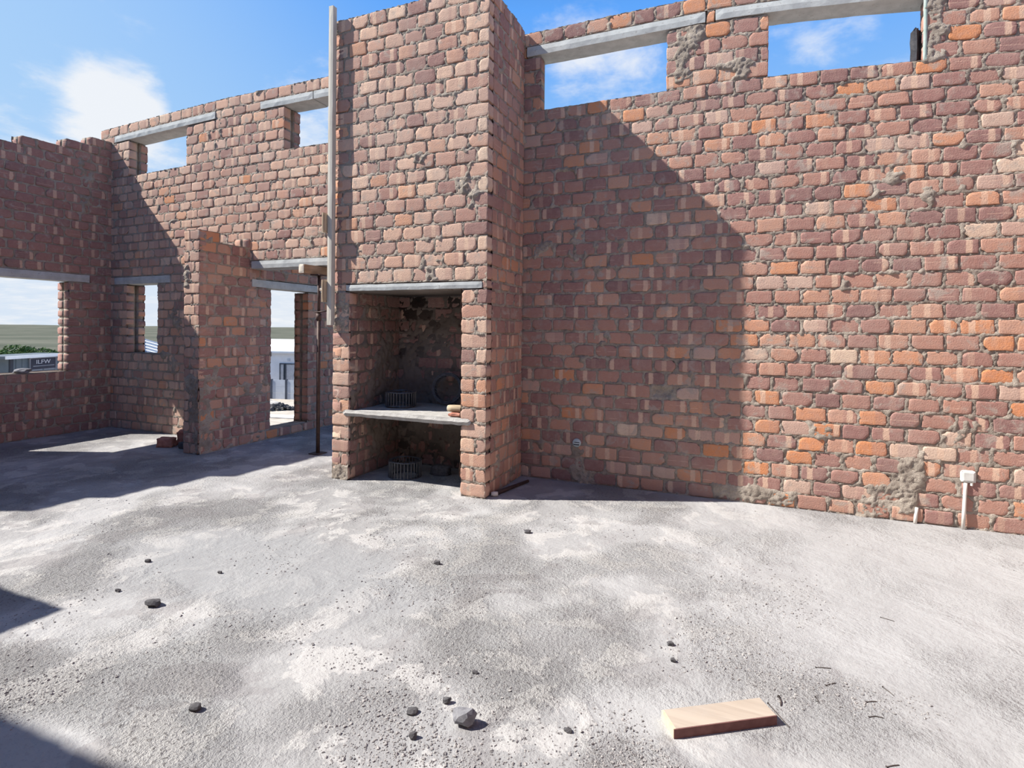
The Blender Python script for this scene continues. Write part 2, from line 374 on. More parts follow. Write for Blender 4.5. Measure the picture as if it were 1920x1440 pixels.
# ------------------------------------------------------------------ brickwork
class Masonry:
    """collects bricks, mortar skins and cores of one wall and links them as ONE mesh"""
    NU, NV = 10, 7
    def __init__(self):
        self.v, self.q, self.c, self.l, self.mi, self.nv = [], [], [], [], [], 0
    def add(self, v, q, c, l, mi):
        self.v.append(v); self.q.append(q+self.nv); self.c.append(c); self.l.append(l)
        self.mi.append(np.full(len(q), mi, np.int32)); self.nv += len(v)
    def bricks(self, rects, O, U, V, Nn, depth, dark=None, pale=0.0):
        if not len(rects): return
        R = np.array([r[:4] for r in rects], float); nb = len(R)
        kind = np.array([r[4] if len(r) > 4 else 0 for r in rects])
        nu, nv = self.NU, self.NV
        su = np.concatenate([[0, 0], np.linspace(0.028, 0.972, nu-2), [1, 1]]); sv = np.concatenate([[0, 0], np.linspace(0.05, 0.95, nv-2), [1, 1]])
        w, h = R[:, 1]-R[:, 0], R[:, 3]-R[:, 2]
        SU, SV = np.meshgrid(su, sv, indexing='ij')
        u = R[:, 0, None, None] + SU[None]*w[:, None, None]
        v = R[:, 2, None, None] + SV[None]*h[:, None, None]
        uc, vc = (R[:, 0]+R[:, 1])/2, (R[:, 2]+R[:, 3])/2
        seed = RNG.random(nb)*900
        # ragged outline: every brick a little different, corners knocked off
        chip = np.zeros((nb, nu+2, nv+2))
        for a in (0, 1):
            for b in (0, 1):
                amt = np.where(RNG.random(nb) < 0.35, RNG.random(nb)*0.022, RNG.random(nb)*0.008)
                d = (np.abs(SU-a)[None]*w[:, None, None] + np.abs(SV-b)[None]*h[:, None, None])
                chip += np.clip(amt[:, None, None]*1.5-d, 0, None)
        n1 = vnoise(u*34, v*34, seed[:, None, None], 1)+0.6*vnoise(u*80, v*80, seed[:, None, None], 21); n2 = vnoise(u*34, v*34, seed[:, None, None], 2)+0.6*vnoise(u*80, v*80, seed[:, None, None], 22)
        edge = np.maximum(np.abs(SU-0.5), np.abs(SV-0.5))[None] > 0.499
        k = np.where(edge, 0.0048, 0.0022)
        u2 = u + n1*k - np.sign(u-uc[:, None, None])*chip*0.6
        v2 = v + n2*k - np.sign(v-vc[:, None, None])*chip*0.6
        tilt = RNG.normal(0, 0.010, (nb, 2))
        pro = RNG.normal(0.001, 0.0025, nb)
        dd = pro[:, None, None] + (u-uc[:, None, None])*tilt[:, 0, None, None] + (v-vc[:, None, None])*tilt[:, 1, None, None]*1.5
        dd = dd + vnoise(u*40, v*40, seed[:, None, None], 3)*0.0015 - np.where(edge, 0.0012, 0.0) - chip*0.25
        ring = np.zeros((nu+2, nv+2), bool); ring[0] = ring[-1] = True; ring[:, 0] = ring[:, -1] = True
        dd[:, ring] = -depth
        dd = np.where(kind[:, None, None] == 2, np.where(ring[None], dd, dd-0.045), dd)
        P = O + u2[..., None]*U + v2[..., None]*V + dd[..., None]*Nn
        idx = np.arange((nu+2)*(nv+2)).reshape(nu+2, nv+2)
        quad = np.stack([idx[:-1, :-1], idx[1:, :-1], idx[1:, 1:], idx[:-1, 1:]], -1).reshape(-1, 4)
        if np.dot(np.cross(U, V), Nn) < 0: quad = quad[:, ::-1]
        Q = (quad[None] + (np.arange(nb)*(nu+2)*(nv+2))[:, None, None]).reshape(-1, 4)
        r = RNG.random(nb)
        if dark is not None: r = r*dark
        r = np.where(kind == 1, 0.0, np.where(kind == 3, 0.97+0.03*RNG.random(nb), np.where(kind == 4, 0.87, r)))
        col = np.stack([r, RNG.random(nb), np.where(kind == 1, 0, RNG.random(nb)), np.clip(pale*RNG.uniform(0.1, 1.5, nb), 0, 1)], -1)
        C = np.repeat(col[:, None], (nu+2)*(nv+2), 1).reshape(-1, 4)
        Lc = np.stack([u-R[:, 0, None, None], v-R[:, 2, None, None], np.broadcast_to(seed[:, None, None], u.shape)], -1).reshape(-1, 3)
        self.add(P.reshape(-1, 3), Q, C, Lc, 0)
    def mortar(self, rects, solid, O, U, V, Nn, W, H, cell, bias=0.0, smear=0.5, u0=0.0, mi=1, patches=()):
        nu, nv = max(2, int(W/cell)), max(2, int(H/cell))
        us, vs = u0+np.linspace(0, W, nu+1), np.linspace(0, H, nv+1)
        D = np.full((nu+1, nv+1), 0.0)
        for r in rects:
            a, b = np.searchsorted(us, r[0]), np.searchsorted(us, r[1]); c, d = np.searchsorted(vs, r[2]), np.searchsorted(vs, r[3])
            if b <= a or d <= c: continue
            x, y = us[a:b], vs[c:d]
            D[a:b, c:d] = np.minimum(np.minimum(x-r[0], r[1]-x)[:, None], np.minimum(y-r[2], r[3]-y)[None])
        A, B = np.meshgrid(us, vs, indexing='ij')
        Pw = O + A[..., None]*U + B[..., None]*V
        X, Y, Z = Pw[..., 0], Pw[..., 1], Pw[..., 2]
        n1 = vnoise(X*30, Y*30, Z*30, 5); n2 = vnoise(X*75, Y*75, Z*75, 6); n3 = vnoise(X*9, Y*9, Z*9, 7); n4 = vnoise(X*2.6, Y*2.6, Z*2.6, 8)
        h = -0.0022 + bias + n1*0.0075 + n2*0.0075 + n3*0.005
        sm = np.clip((n3*0.6+n4*0.7+n1*0.25-(1.0-smear)*1.1)*3.0, 0, 1)
        for (a, b, c, d, amt) in patches:
            e1 = np.minimum(np.minimum(A-a, b-A), np.minimum(B-c, d-B))/0.03 + n3*1.2 + n1*0.6
            sm = np.maximum(sm, np.clip(e1, 0, 1)*amt)
        fall = np.where(D > 0, 0.62*np.clip(D, 0, 0.03)+0.0005, 0)
        h = h - fall*(1-sm) + sm*0.011
        P = Pw + h[..., None]*Nn
        idx = np.arange((nu+1)*(nv+1)).reshape(nu+1, nv+1)
        quad = np.stack([idx[:-1, :-1], idx[1:, :-1], idx[1:, 1:], idx[:-1, 1:]], -1)
        cu, cv = (us[:-1]+us[1:])/2, (vs[:-1]+vs[1:])/2
        keep = np.zeros((nu, nv), bool)
        for (z0, z1, ivs) in solid:
            rows = (cv >= z0) & (cv < z1)
            for a, b in ivs: keep[np.ix_((cu > a+0.004) & (cu < b-0.004), rows)] = True
        Q = quad[keep].reshape(-1, 4)
        if np.dot(np.cross(U, V), Nn) < 0: Q = Q[:, ::-1]
        used = np.unique(Q); remap = np.full((nu+1)*(nv+1), -1); remap[used] = np.arange(len(used))
        P = P.reshape(-1, 3)[used]; Q = remap[Q]
        self.add(P, Q, np.full((len(P), 4), 0.5), np.zeros((len(P), 3)), mi)
    def core(self, solid, O, U, V, Nn, d0, d1, inset=0.006):
        for (z0, z1, ivs) in solid:
            for a, b in ivs:
                if b-a < 0.03: continue
                c = [O+U*x+V*y+Nn*z for z in (-d1, -d0) for y in (z0, z1-0.0005) for x in (a+inset, b-inset)]
                P = np.array(c)
                Q = np.array([(0,2,3,1),(4,5,7,6),(0,1,5,4),(2,6,7,3),(0,4,6,2),(1,3,7,5)])
                self.add(P, Q, np.full((8, 4), 0.5), np.zeros((8, 3)), 1)
    def panel(self, O, U, V, Nn, rows, W, holes=(), top=None, depth=0.1, cell=0.014, bias=0.0, smear=0.5, pitch=0.222, joint=0.024, pale=0.0,
              core=None, rhead=0.0, phase=0.0, skip=(), special=(), dark=None, mortar=True, u0=0.0, mi=1, patches=()):
        O, U, V, Nn = [np.array(a, float) for a in (O, U, V, Nn)]
        rects, solid = [], []
        for k, (z0, z1) in enumerate(zip(rows[:-1], rows[1:])):
            zm = (z0+z1)/2
            iv = [(u0, u0+W)]
            full = [(u0, u0+W)]
            def sub(ivs, a, b):
                o = []
                for p, q in ivs:
                    if b <= p or a >= q: o.append((p, q)); continue
                    if a-p > 0.02: o.append((p, a))
                    if q-b > 0.02: o.append((b, q))
                return o
            for (a, b, c, d) in holes:
                if c < zm < d: iv = sub(iv, a, b); full = sub(full, a, b)
            if top:
                for (a, b, zt) in top:
                    if zm > zt: iv = sub(iv, a, b); full = sub(full, a, b)
            if not iv: continue
            solid.append((z0, z1, full))
            off = phase + (pitch/2 if k % 2 else 0) + RNG.normal(0, 0.012)
            for a, b in iv:
                cuts = [a]
                t = math.floor((a-off)/pitch)*pitch+off
                while t < b:
                    tt = t + RNG.normal(0, 0.007)
                    if tt-cuts[-1] > 0.075 and b-tt > 0.055: cuts.append(tt)
                    t += pitch
                head = rhead and k % 2 and abs(b-u0-W) < 1e-6
                if head: cuts = [t for t in cuts if t < b-rhead-0.07] + [b-rhead]
                cuts.append(b)
                for p, q in zip(cuts[:-1], cuts[1:]):
                    jl = 0 if p == a else joint/2*RNG.uniform(0.55, 1.35); jr = 0 if q == b else joint/2*RNG.uniform(0.55, 1.35)
                    jz = joint*0.5*(0.62+0.6*RNG.random())
                    um = (p+q)/2
                    kd = 3 if head and q == b and RNG.random() < 0.65 else 0
                    if any(s[0] < um < s[1] and s[2] < zm < s[3] for s in skip): continue
                    for s in special:
                        if s[0] < um < s[1] and s[2] < zm < s[3]: kd = s[4]
                    rects.append((p+jl, q-jr, z0+jz*0.9, z1-jz*0.9, kd))
        self.bricks(rects, O, U, V, Nn, depth, dark, pale)
        if mortar: self.mortar(rects, solid, O, U, V, Nn, W, rows[-1], cell, bias, smear, u0, mi, patches)
        if core: self.core(solid, O, U, V, Nn, core[0], core[1])
        return rects, solid
    def link(self, name, parent=None, warp=None):
        V = np.concatenate(self.v); Q = np.concatenate(self.q).astype(np.int32)
        if warp is not None: V = warp(V)
        me = bpy.data.meshes.new(name)
        me.vertices.add(len(V)); me.vertices.foreach_set('co', V.astype(np.float32).ravel())
        me.loops.add(len(Q)*4); me.loops.foreach_set('vertex_index', Q.ravel())
        me.polygons.add(len(Q))
        me.polygons.foreach_set('loop_start', np.arange(0, len(Q)*4, 4, dtype=np.int32))
        me.polygons.foreach_set('material_index', np.concatenate(self.mi))
        a = me.attributes.new('brk', 'FLOAT_COLOR', 'POINT'); a.data.foreach_set('color', np.concatenate(self.c).astype(np.float32).ravel())
        b = me.attributes.new('bl', 'FLOAT_VECTOR', 'POINT'); b.data.foreach_set('vector', np.concatenate(self.l).astype(np.float32).ravel())
        me.update(); me.validate()
        return link(name, me, [BRICK, MORTAR, BAGGED], parent)

X_, Y_, Z_ = np.array([1., 0, 0]), np.array([0, 1., 0]), np.array([0, 0, 1.])

# course heights of the back wall: 30 courses to the high sills, 4 beside the windows, lintels, one on top
ROWS = [i*0.12483 for i in range(31)] + [3.745+0.13575*i for i in range(1, 5)] + [4.405, 4.545]

# courses of the right end sag a little
def sag_right(V):
    V = V.copy(); t = np.clip((V[:, 0]+0.35)/1.65, 0, 1.6)
    V[:, 2] -= 0.13*t**1.5*np.clip((V[:, 2]-1.2)/3.1, 0, 1.1)**3
    return V
def sag_left(V):
    V = V.copy(); t = np.clip((-6.4-V[:, 0])/2.3, 0, 1.2)
    V[:, 2] -= 0.075*t*np.clip((V[:, 2]-1.2)/3.1, 0, 1.1)**2
    return V

# ---- back wall, right of the fireplace (single leaf)
w = Masonry()
HA = (-1.915, -0.677, 3.745, 4.29); HB = (0.181, 1.298, 3.745, 4.29)
LA = (-2.08, -0.33, 4.29, 4.405); LB = (-0.262, 1.62, 4.29, 4.405)
w.panel((0, YW, 0), X_, Z_, -Y_, ROWS, 5.6, u0=XB-0.02, holes=[HA, HB, LA, LB], cell=0.0115, depth=0.1, core=(0.03, 0.13), smear=0.54, patches=[(-0.25, 0.45, 0, 0.16, 1), (0.9, 1.2, 0.02, 0.3, 0.7), (1.16, 1.35, 0.06, 0.5, 1), (-1.58, -1.40, 0, 0.36, 1), (0.5, 0.72, 0.6, 0.75, 0.8), (-0.6, -0.45, 3.8, 4.3, 0.8), (1.29, 1.45, 3.7, 4.3, 0.9)],
        skip=[(1.19, 1.33, 0.09, 0.5), (-1.545, -1.44, 0.0, 0.37)],
        special=[(-1.80, -1.50, 4.40, 4.6, 1), (-0.82, -0.55, 0.86, 0.98, 2), (0.36, 0.50, 1.20, 1.30, 3), (-0.95, -0.78, 0.98, 1.1, 3), (-1.17, -1.0, 0.48, 0.6, 3)]+[(x, x+0.16, z, z+0.1, k) for x, z, k in zip(RNG.uniform(-0.3, 2.2, 34), RNG.uniform(0.15, 1.35, 34), [3, 4]*17)])
wall_br = w.link('wall_back_right', warp=sag_right); tag(wall_br, kind='structure')

# ---- back wall, left of the fireplace (two leaves)
w = Masonry()
HC = (-8.30, -7.093, 3.745, 4.29); HD = (-5.333, -4.0, 3.745, 4.29)
LC = (-8.635, -6.53, 4.29, 4.405); LD = (-5.735, XA+0.1, 4.29, 4.405)
HE = (-8.34, -7.666, 1.12, 2.122); LE = (-8.62, -7.40, 2.122, 2.247)
HDOOR = (-5.90, -4.0, 0.0, 2.247); LDOOR = (-5.9, -4.0, 2.247, 2.372)
hl = [HC, HD, LC, LD, HE, LE, HDOOR, LDOOR]
w.panel((0, YW, 0), X_, Z_, -Y_, ROWS, 5.2, u0=-8.95, holes=hl, cell=0.016, pale=0.6, core=(0.03, 0.12), smear=0.5)
w.panel((0, YW+0.27, 0), X_, Z_, Y_, ROWS, 5.2, u0=-8.95, holes=hl, cell=0.03, core=(0.03, 0.12), phase=0.07)
wall_bl = w.link('wall_back_left', warp=sag_left); tag(wall_bl, kind='structure')

# ---- left wall with raked, stepped top
w = Masonry()
RL = [i*0.12483 for i in range(36)]
TOP = [(0.0, 1.2, 3.37), (1.2, 1.6, 3.62), (1.6, 2.0, 3.87), (2.0, 2.4, 4.0), (2.4, 2.9, 4.24), (2.9, 3.5, 4.37), (3.5, 4.18, 3.88), (4.18, 4.69, 4.0), (4.69, 5.0, 4.13), (5.0, 5.6, 4.25)]
HLW = (3.40, 4.72, 0.87, 2.12); LLW = (3.1, 5.0, 2.12, 2.247)
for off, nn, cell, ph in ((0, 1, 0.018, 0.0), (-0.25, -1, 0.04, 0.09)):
    w.panel((XL+off, 0, 0), Y_, Z_, X_*nn, RL, 5.3, u0=0.0, holes=[HLW, LLW], top=TOP, cell=cell, core=(0.03, 0.12), phase=ph, smear=0.55, dark=0.36)  # darker brick palette puts part of this wall's shade into the colour
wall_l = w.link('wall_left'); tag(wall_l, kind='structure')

# ---- partition wall running from the room out past the doorway, with a broken-off end
w = Masonry()
RP = [i*0.12655 for i in range(22)]
HF = (5.633, 6.322, 0.14, 2.02); LF = (5.3, 6.66, 2.02, 2.15)
YS = 4.56
TP = [(4.84, 5.26, 2.53)]
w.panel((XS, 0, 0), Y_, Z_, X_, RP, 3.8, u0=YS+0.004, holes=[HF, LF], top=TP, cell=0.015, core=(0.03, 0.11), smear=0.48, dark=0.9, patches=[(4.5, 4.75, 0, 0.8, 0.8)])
w.panel((XS-0.25, 0, 0), Y_, Z_, -X_, RP, 3.8, u0=YS+0.004, holes=[HF, LF], top=TP, cell=0.03, core=(0.03, 0.11), phase=0.05)
w.panel((0, YS, 0), X_, Z_, -Y_, RP, 0.25, u0=XS-0.25, cell=0.012, depth=0.09, pale=0.5, patches=[(-6.1, -5.85, 0.32, 1.0, 0.85), (-6.0, -5.85, 0.0, 0.4, 0.8)], pitch=0.16, joint=0.02, phase=0.03, smear=0.45, core=(0.03, 0.1))
wall_p = w.link('wall_partition'); tag(wall_p, kind='structure')

# ---- walls out of frame on the left that throw the shadows in the lower left corner
w = Masonry()
RS = [i*0.1265 for i in range(22)]
for off, nn in ((0, -1), (0.29, 1)):
    w.panel((0, 0.46+off, 0), X_, Z_, Y_*nn, RS, 2.89, u0=XL, cell=0.05, core=(0.03, 0.13))
w.panel((XL+2.89, 0, 0), Y_, Z_, X_, RS, 0.29, u0=0.46, cell=0.02)
tag(w.link('wall_side'), kind='structure')
w = Masonry()
RF = [i*0.1258 for i in range(36)]
for off, nn in ((-0.25, -1), (0.0, 1)):
    w.panel((0, -0.5+off, 0), X_, Z_, Y_*nn, RF, 2.7, u0=XL, cell=0.05, core=(0.03, 0.12))
tag(w.link('wall_front'), kind='structure')

# ---- unseen walls added behind and right of the viewer to cut sky light
w = Masonry()
w.panel((0, -2.2, 0), X_, Z_, Y_, RF, 9.9, u0=-6.0, cell=0.06, core=(0.03, 0.25))
tag(w.link('added_wall_rear'), kind='structure')
w = Masonry()
w.panel((3.52, 0, 0), Y_, Z_, -X_, RF, 7.6, u0=-2.2, cell=0.06, core=(0.03, 0.25))
tag(w.link('added_wall_right'), kind='structure')

# ------------------------------------------------------------------ floor
bm = bmesh.new()
box(bm, (-8.97, -4.0, -0.3), (3.78, 5.57, 0.0)); box(bm, (-6.17, 5.57, -0.3), (3.78, 8.6, 0.0))
tag(from_bm('floor', bm, FLOOR), kind='structure')

# ------------------------------------------------------------------ fireplace
fp = empty('brick_fireplace', (-2.94, YF, 0), 'tall brick outdoor fireplace with open hearth and shelf, projecting from the wall', 'fireplace')
inv = Matrix.Translation((2.94, -YF, 0))
def under(o, parent):
    o.parent = parent; o.matrix_parent_inverse = parent.matrix_world.inverted()
    return o
bpy.context.view_layer.update()
RC = [i*1.868/14 for i in range(15)] + [1.945] + [1.945+(4.572-1.945)/20*i for i in range(1, 21)]
OX0, OX1 = -3.59, -2.338
w = Masonry()
HO = (OX0, OX1, 0, 1.868); LO = (-3.63, -2.132, 1.868, 1.945)
NS = (-3.66, -2.235, 0.645, 0.705)
D = YW-YF-0.015
# front: alternate courses end in a header at the right corner
rows = RC
qu = 0.105
w.panel((0, YF, 0), X_, Z_, -Y_, rows, XB-XA, u0=XA, holes=[HO, LO], cell=0.0115, smear=0.47, phase=XB, pale=0.68, patches=[(-3.83, -3.55, -0.05, 0.14, 1.0), (-3.79, -3.55, 1.5, 1.88, 0.7)], rhead=qu, pitch=0.216)
# right side, left side
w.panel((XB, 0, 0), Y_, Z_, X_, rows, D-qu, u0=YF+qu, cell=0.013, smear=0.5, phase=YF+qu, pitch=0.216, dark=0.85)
w.panel((XA, 0, 0), Y_, Z_, -X_, rows, D, u0=YF, cell=0.03)
# inner faces of the two piers
lows = [r for r in rows if r <= 1.87]
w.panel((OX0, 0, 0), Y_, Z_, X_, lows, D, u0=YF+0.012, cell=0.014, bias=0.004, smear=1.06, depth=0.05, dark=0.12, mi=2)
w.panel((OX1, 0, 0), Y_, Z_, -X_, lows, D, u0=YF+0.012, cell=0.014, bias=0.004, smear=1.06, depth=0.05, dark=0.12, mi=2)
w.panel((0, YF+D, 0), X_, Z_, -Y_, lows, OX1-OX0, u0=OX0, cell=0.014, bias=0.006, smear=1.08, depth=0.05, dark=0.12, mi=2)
# cores
def coreb(a, b):
    P = np.array([(x, y, z) for z in (a[2], b[2]) for y in (a[1], b[1]) for x in (a[0], b[0])], float)
    Q = np.array([(0,2,3,1),(4,5,7,6),(0,1,5,4),(2,6,7,3),(0,4,6,2),(1,3,7,5)])
    w.add(P, Q, np.full((8, 4), 0.5), np.zeros((8, 3)), 2)
e = 0.02
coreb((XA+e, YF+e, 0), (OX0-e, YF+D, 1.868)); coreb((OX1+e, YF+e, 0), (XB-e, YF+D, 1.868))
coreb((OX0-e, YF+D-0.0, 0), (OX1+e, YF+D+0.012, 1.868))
coreb((XA+e, YF+e, 1.866), (XB-e, YF+D, 4.56))
br = w.link('chimney_breast'); under(br, fp)
bm = bmesh.new(); rough_bar(bm, (-3.63, YF-0.012, 1.872), (-2.132, YF+0.20, 1.938), 0.003, 0.05, 0.004, 3)
under(from_bm('lintel', bm, CONC), fp)['label'] = 'thin pale concrete lintel'
bm = bmesh.new(); rough_bar(bm, (-3.655, YF-0.028, 0.640), (-2.225, YF+0.006, 0.704), 0.006, 0.035, 0.012, 9)
rough_bar(bm, (OX0+0.003, YF+0.0, 0.642), (OX1-0.003, YF+D-0.02, 0.697), 0.003, 0.06, 0.006, 10)
under(from_bm('hearth_slab', bm, SLAB), fp)['label'] = 'rough cast concrete hearth slab'

# ------------------------------------------------------------------ lintels
def lintel(p0, p1, label, warp=None, seed=0, group=None):
    bm = bmesh.new(); rough_bar(bm, np.array(p0), np.array(p1), 0.0025, 0.07, 0.005, seed)
    if warp:
        V = warp(np.array([v.co[:] for v in bm.verts]))
        for v, q in zip(bm.verts, V): v.co = q
    o = from_bm('concrete_lintel', bm, CONC)
    # put the origin at the middle of the soffit
    c = Vector(((p0[0]+p1[0])/2, (p0[1]+p1[1])/2, min(p0[2], p1[2])))
    o.data.transform(Matrix.Translation(-c)); o.location = c
    return tag(o, label, 'lintel', group)
G = 'precast concrete lintels built into the walls'
lintel((-2.07, YW-0.014, 4.297), (-0.336, YW+0.225, 4.402), 'long pale concrete lintel over the high window right next to the fireplace', sag_right, 21, G)
lintel((-0.258, YW-0.014, 4.297), (1.60, YW+0.225, 4.402), 'pale concrete lintel over the rightmost high window, touching the top edge of the photo', sag_right, 22, G)
lintel((-8.63, YW-0.014, 4.297), (-6.535, YW+0.262, 4.402), 'pale concrete lintel over the leftmost high window near the wall corner', sag_left, 23, G)
lintel((-5.73, YW-0.014, 4.297), (-4.868, YW+0.262, 4.402), 'short concrete lintel over the left side of the high window beside the tall pole', sag_left, 24, G)
lintel((-4.858, YW-0.014, 4.300), (XA+0.09, YW+0.262, 4.402), 'concrete lintel end butting a joint and running behind the tall timber pole', sag_left, 25, G)
lintel((-8.615, YW-0.012, 2.128), (-7.405, YW+0.262, 2.240), 'shaded grey concrete lintel over the narrow slit window', sag_left, 26, G)
lintel((-5.86, YW-0.02, 2.262), (-3.95, YW+0.262, 2.366), 'sunlit concrete lintel over the doorway left of the fireplace', sag_left, 27, G)
lintel((XL-0.245, 3.11, 2.128), (XL+0.014, 4.99, 2.240), 'shaded concrete lintel over the big window opening at the far left', None, 28, G)
lintel((XS-0.245, 5.31, 2.036), (XS+0.014, 6.65, 2.142), 'dark shaded lintel seen under the doorway lintel, above the view of the white house', None, 29, G)

# ------------------------------------------------------------------ tall pole clamped to the chimney corner
PX = -3.778
po = empty('straightedge_pole', (PX, 4.36, 1.534), 'tall upright weathered timber pole fixed along the left front corner of the fireplace', 'pole')
bm = bmesh.new(); rough_bar(bm, (-0.029, -0.03, 0.0), (0.029, 0.03, 3.155), 0.0015, 0.12, 0.003, 40)
from_bm('shaft', bm, POLE, po)
for z0, z1, s in ((0.915, 1.112, 41), (0.228, 0.45, 42)):
    bm = bmesh.new(); rough_bar(bm, (-0.054, -0.080, z0), (-0.034, -0.0, z1), 0.001, 0.05, 0.002, s)
    rough_bar(bm, (-0.0345, -0.070, z0+0.02), (-0.0295, -0.0, z1-0.02), 0.0005, 0.05, 0.001, s)
    c = from_bm('cleat', bm, CLEAT, po); c['label'] = 'short brown timber cleat'
bm = bmesh.new(); tube(bm, [(-0.053, -0.05, 0.355), (-0.085, -0.05, 0.355), (-0.09, -0.05, 0.355)], [0.008, 0.008, 0.016], 10)
from_bm('line_pin', bm, PVC, po)['label'] = 'small white pin on the lower cleat'

# ------------------------------------------------------------------ prop and bearer in the doorway
pr = empty('steel_prop', (-4.69, 5.205, 0), 'rusty adjustable steel prop standing in the doorway left of the fireplace', 'prop')
bm = bmesh.new(); tube(bm, [(0, 0, 0.01), (0, 0, 1.62)], 0.023, 14); from_bm('outer_tube', bm, STEEL, pr, True)
bm = bmesh.new(); tube(bm, [(0, 0, 1.60), (0, 0, 2.135)], 0.018, 12); from_bm('inner_tube', bm, STEEL, pr, True)
bm = bmesh.new(); tube(bm, [(0, 0, 1.60), (0, 0, 1.68)], 0.032, 14); from_bm('collar', bm, STEEL, pr, True)
bm = bmesh.new(); tube(bm, [(-0.05, -0.01, 1.70), (0.03, -0.02, 1.70), (0.14, -0.03, 1.71)], 0.008, 8); from_bm('handle', bm, STEEL, pr, True)
bm = bmesh.new(); box(bm, (-0.075, -0.075, 0.0), (0.075, 0.075, 0.010)); from_bm('base_plate', bm, STEEL, pr)
bm = bmesh.new(); box(bm, (-0.07, -0.07, 2.135), (0.07, 0.07, 2.147)); from_bm('head_plate', bm, STEEL, pr)
tb = empty('timber_bearer', (-4.79, 5.02, 2.148), 'short dark timber bearer with pale sawn end, resting on the steel prop under the lintel', 'timber', rz=0.14)
tb.rotation_euler[2] = -0.06
bm = bmesh.new(); rough_bar(bm, (-0.043, 0.006, 0), (0.043, 0.95, 0.112), 0.002, 0.09, 0.004, 50); from_bm('beam', bm, TIMBER, tb)
bm = bmesh.new(); rough_bar(bm, (-0.041, -0.006, 0.003), (0.041, 0.006, 0.109), 0.001, 0.03, 0.004, 51); from_bm('sawn_end', bm, SAWN, tb)['label'] = 'pale sawn end'

# ------------------------------------------------------------------ coils of brick reinforcing wire
def coil(R, H, turns, n=30, rad=0.0048):
    rim = bmesh.new(); rung = bmesh.new()
    for t in range(turns):
        rr = R-0.011*t
        for z in (0.006, H-0.006):
            tube(rim, [(rr*math.cos(a), rr*math.sin(a), z+0.004*math.sin(3*a+t)) for a in np.linspace(0, 2*math.pi, 40, endpoint=False)], rad, 6, closed=True)
        m = n - t*2
        for k in range(m):
            a = 2*math.pi*(k+0.35*t)/m
            tube(rung, [(rr*math.cos(a), rr*math.sin(a), 0.006), (rr*math.cos(a), rr*math.sin(a), H-0.006)], rad*0.85, 6)
    return rim, rung
def make_coil(loc, R, H, turns, label, rot=(0, 0, 0)):
    t = empty('wire_coil', loc, label, 'wire coil', 'coils of reinforcing wire in the fireplace')
    t.rotation_euler = rot
    rim, rung = coil(R, H, turns)
    from_bm('rim_wire', rim, WIRE, t); from_bm('cross_wire', rung, WIRE, t)
    return t
make_coil((-3.17, 4.78, 0.0), 0.165, 0.17, 3, 'grey coil of ladder wire lying flat on the floor under the hearth slab')
make_coil((-3.27, 4.84, 0.708), 0.155, 0.15, 4, 'dark coil of ladder wire lying flat on the left of the hearth slab')
make_coil((-2.89, 5.18, 0.699+0.17), 0.162, 0.09, 3, 'dark coil of wire standing on edge against the back of the hearth', (math.radians(80), 0, math.radians(12)))

# log and brick bit on the slab
lg = empty('log', (-2.515, 4.50, 0.772), 'pale round log offcut lying on the right end of the hearth slab', 'log')
bm = bmesh.new(); tube(bm, [(0.004, 0, 0), (0.05, 0.002, 0), (0.14, 0.015, 0.002), (0.155, 0.017, 0.002)], [0.031, 0.034, 0.033, 0.030], 14); from_bm('bark', bm, LOG, lg, True)
bm = bmesh.new(); tube(bm, [(-0.002, 0, 0), (0.004, 0, 0)], [0.029, 0.031], 14); from_bm('sawn_end', bm, SAWN, lg)['label'] = 'pale sawn end'

def chunk(name, loc, size, mat, label, cat, seed, group=None, rot=0.0, blocky=0.75):
    r = random.Random(seed)
    bm = bmesh.new(); bmesh.ops.create_icosphere(bm, subdivisions=(2 if blocky > 0.7 else 3), radius=1)
    off = r.random()*100
    for v in bm.verts:
        p = np.array(v.co[:]); q = np.sign(p)*np.abs(p)**blocky
        q = q*(1+(0.38 if blocky > 0.7 else 0.2)*float(vnoise(p[0]*1.7+off, p[1]*1.7, p[2]*1.7, seed)) + 0.10*float(vnoise(p[0]*5+off, p[1]*5, p[2]*5, seed)))
        v.co = (q[0]*size[0]/2, q[1]*size[1]/2, q[2]*size[2]/2)
    zmin = min(v.co.z for v in bm.verts)
    for v in bm.verts: v.co.z = max(v.co.z-zmin-size[2]*0.08, 0.0)
    o = from_bm(name, bm, mat); o.location = loc; o.rotation_euler = (0, 0, rot)
    return tag(o, label, cat, group)
chunk('broken_brick', (-2.43, 4.50, 0.702), (0.13, 0.075, 0.036), RED, 'flat piece of brown brick tucked under the log on the hearth slab', 'brick', 5, 'broken bricks lying about', 0.1, 0.45)
chunk('broken_brick', (-2.86, 4.98, 0.0), (0.20, 0.11, 0.10), STONED, 'dark brick on the floor under the hearth slab, right of the wire coil', 'brick', 6, 'broken bricks lying about', 0.2, 0.4)  # brick bit in the dark stone material

# ------------------------------------------------------------------ broken bricks by the partition end
GB = 'broken bricks lying about'
def p_floor(u, v): q = on_floor(u, v); return (q[0], q[1], 0.0)
q = p_floor(312, 838); chunk('broken_brick', q, (0.21, 0.12, 0.13), RED, 'red broken brick on the floor, outermost of the rubble left of the partition end', 'brick', 61, GB, 0.5, 0.45)
q = p_floor(331, 836); chunk('broken_brick', (q[0], q[1]+0.10, 0), (0.17, 0.12, 0.19), RED, 'pinkish brick bat leaning at the foot of the partition end behind the red broken brick', 'brick', 62, GB, 0.9, 0.45)
q = p_floor(347, 842); chunk('broken_brick', (q[0]-0.03, q[1]+0.04, 0), (0.15, 0.13, 0.09), STONED, 'dark lump of mortar against the foot of the partition end', 'mortar lump', 63, None, 0.2, 0.6).name = 'mortar_lump'

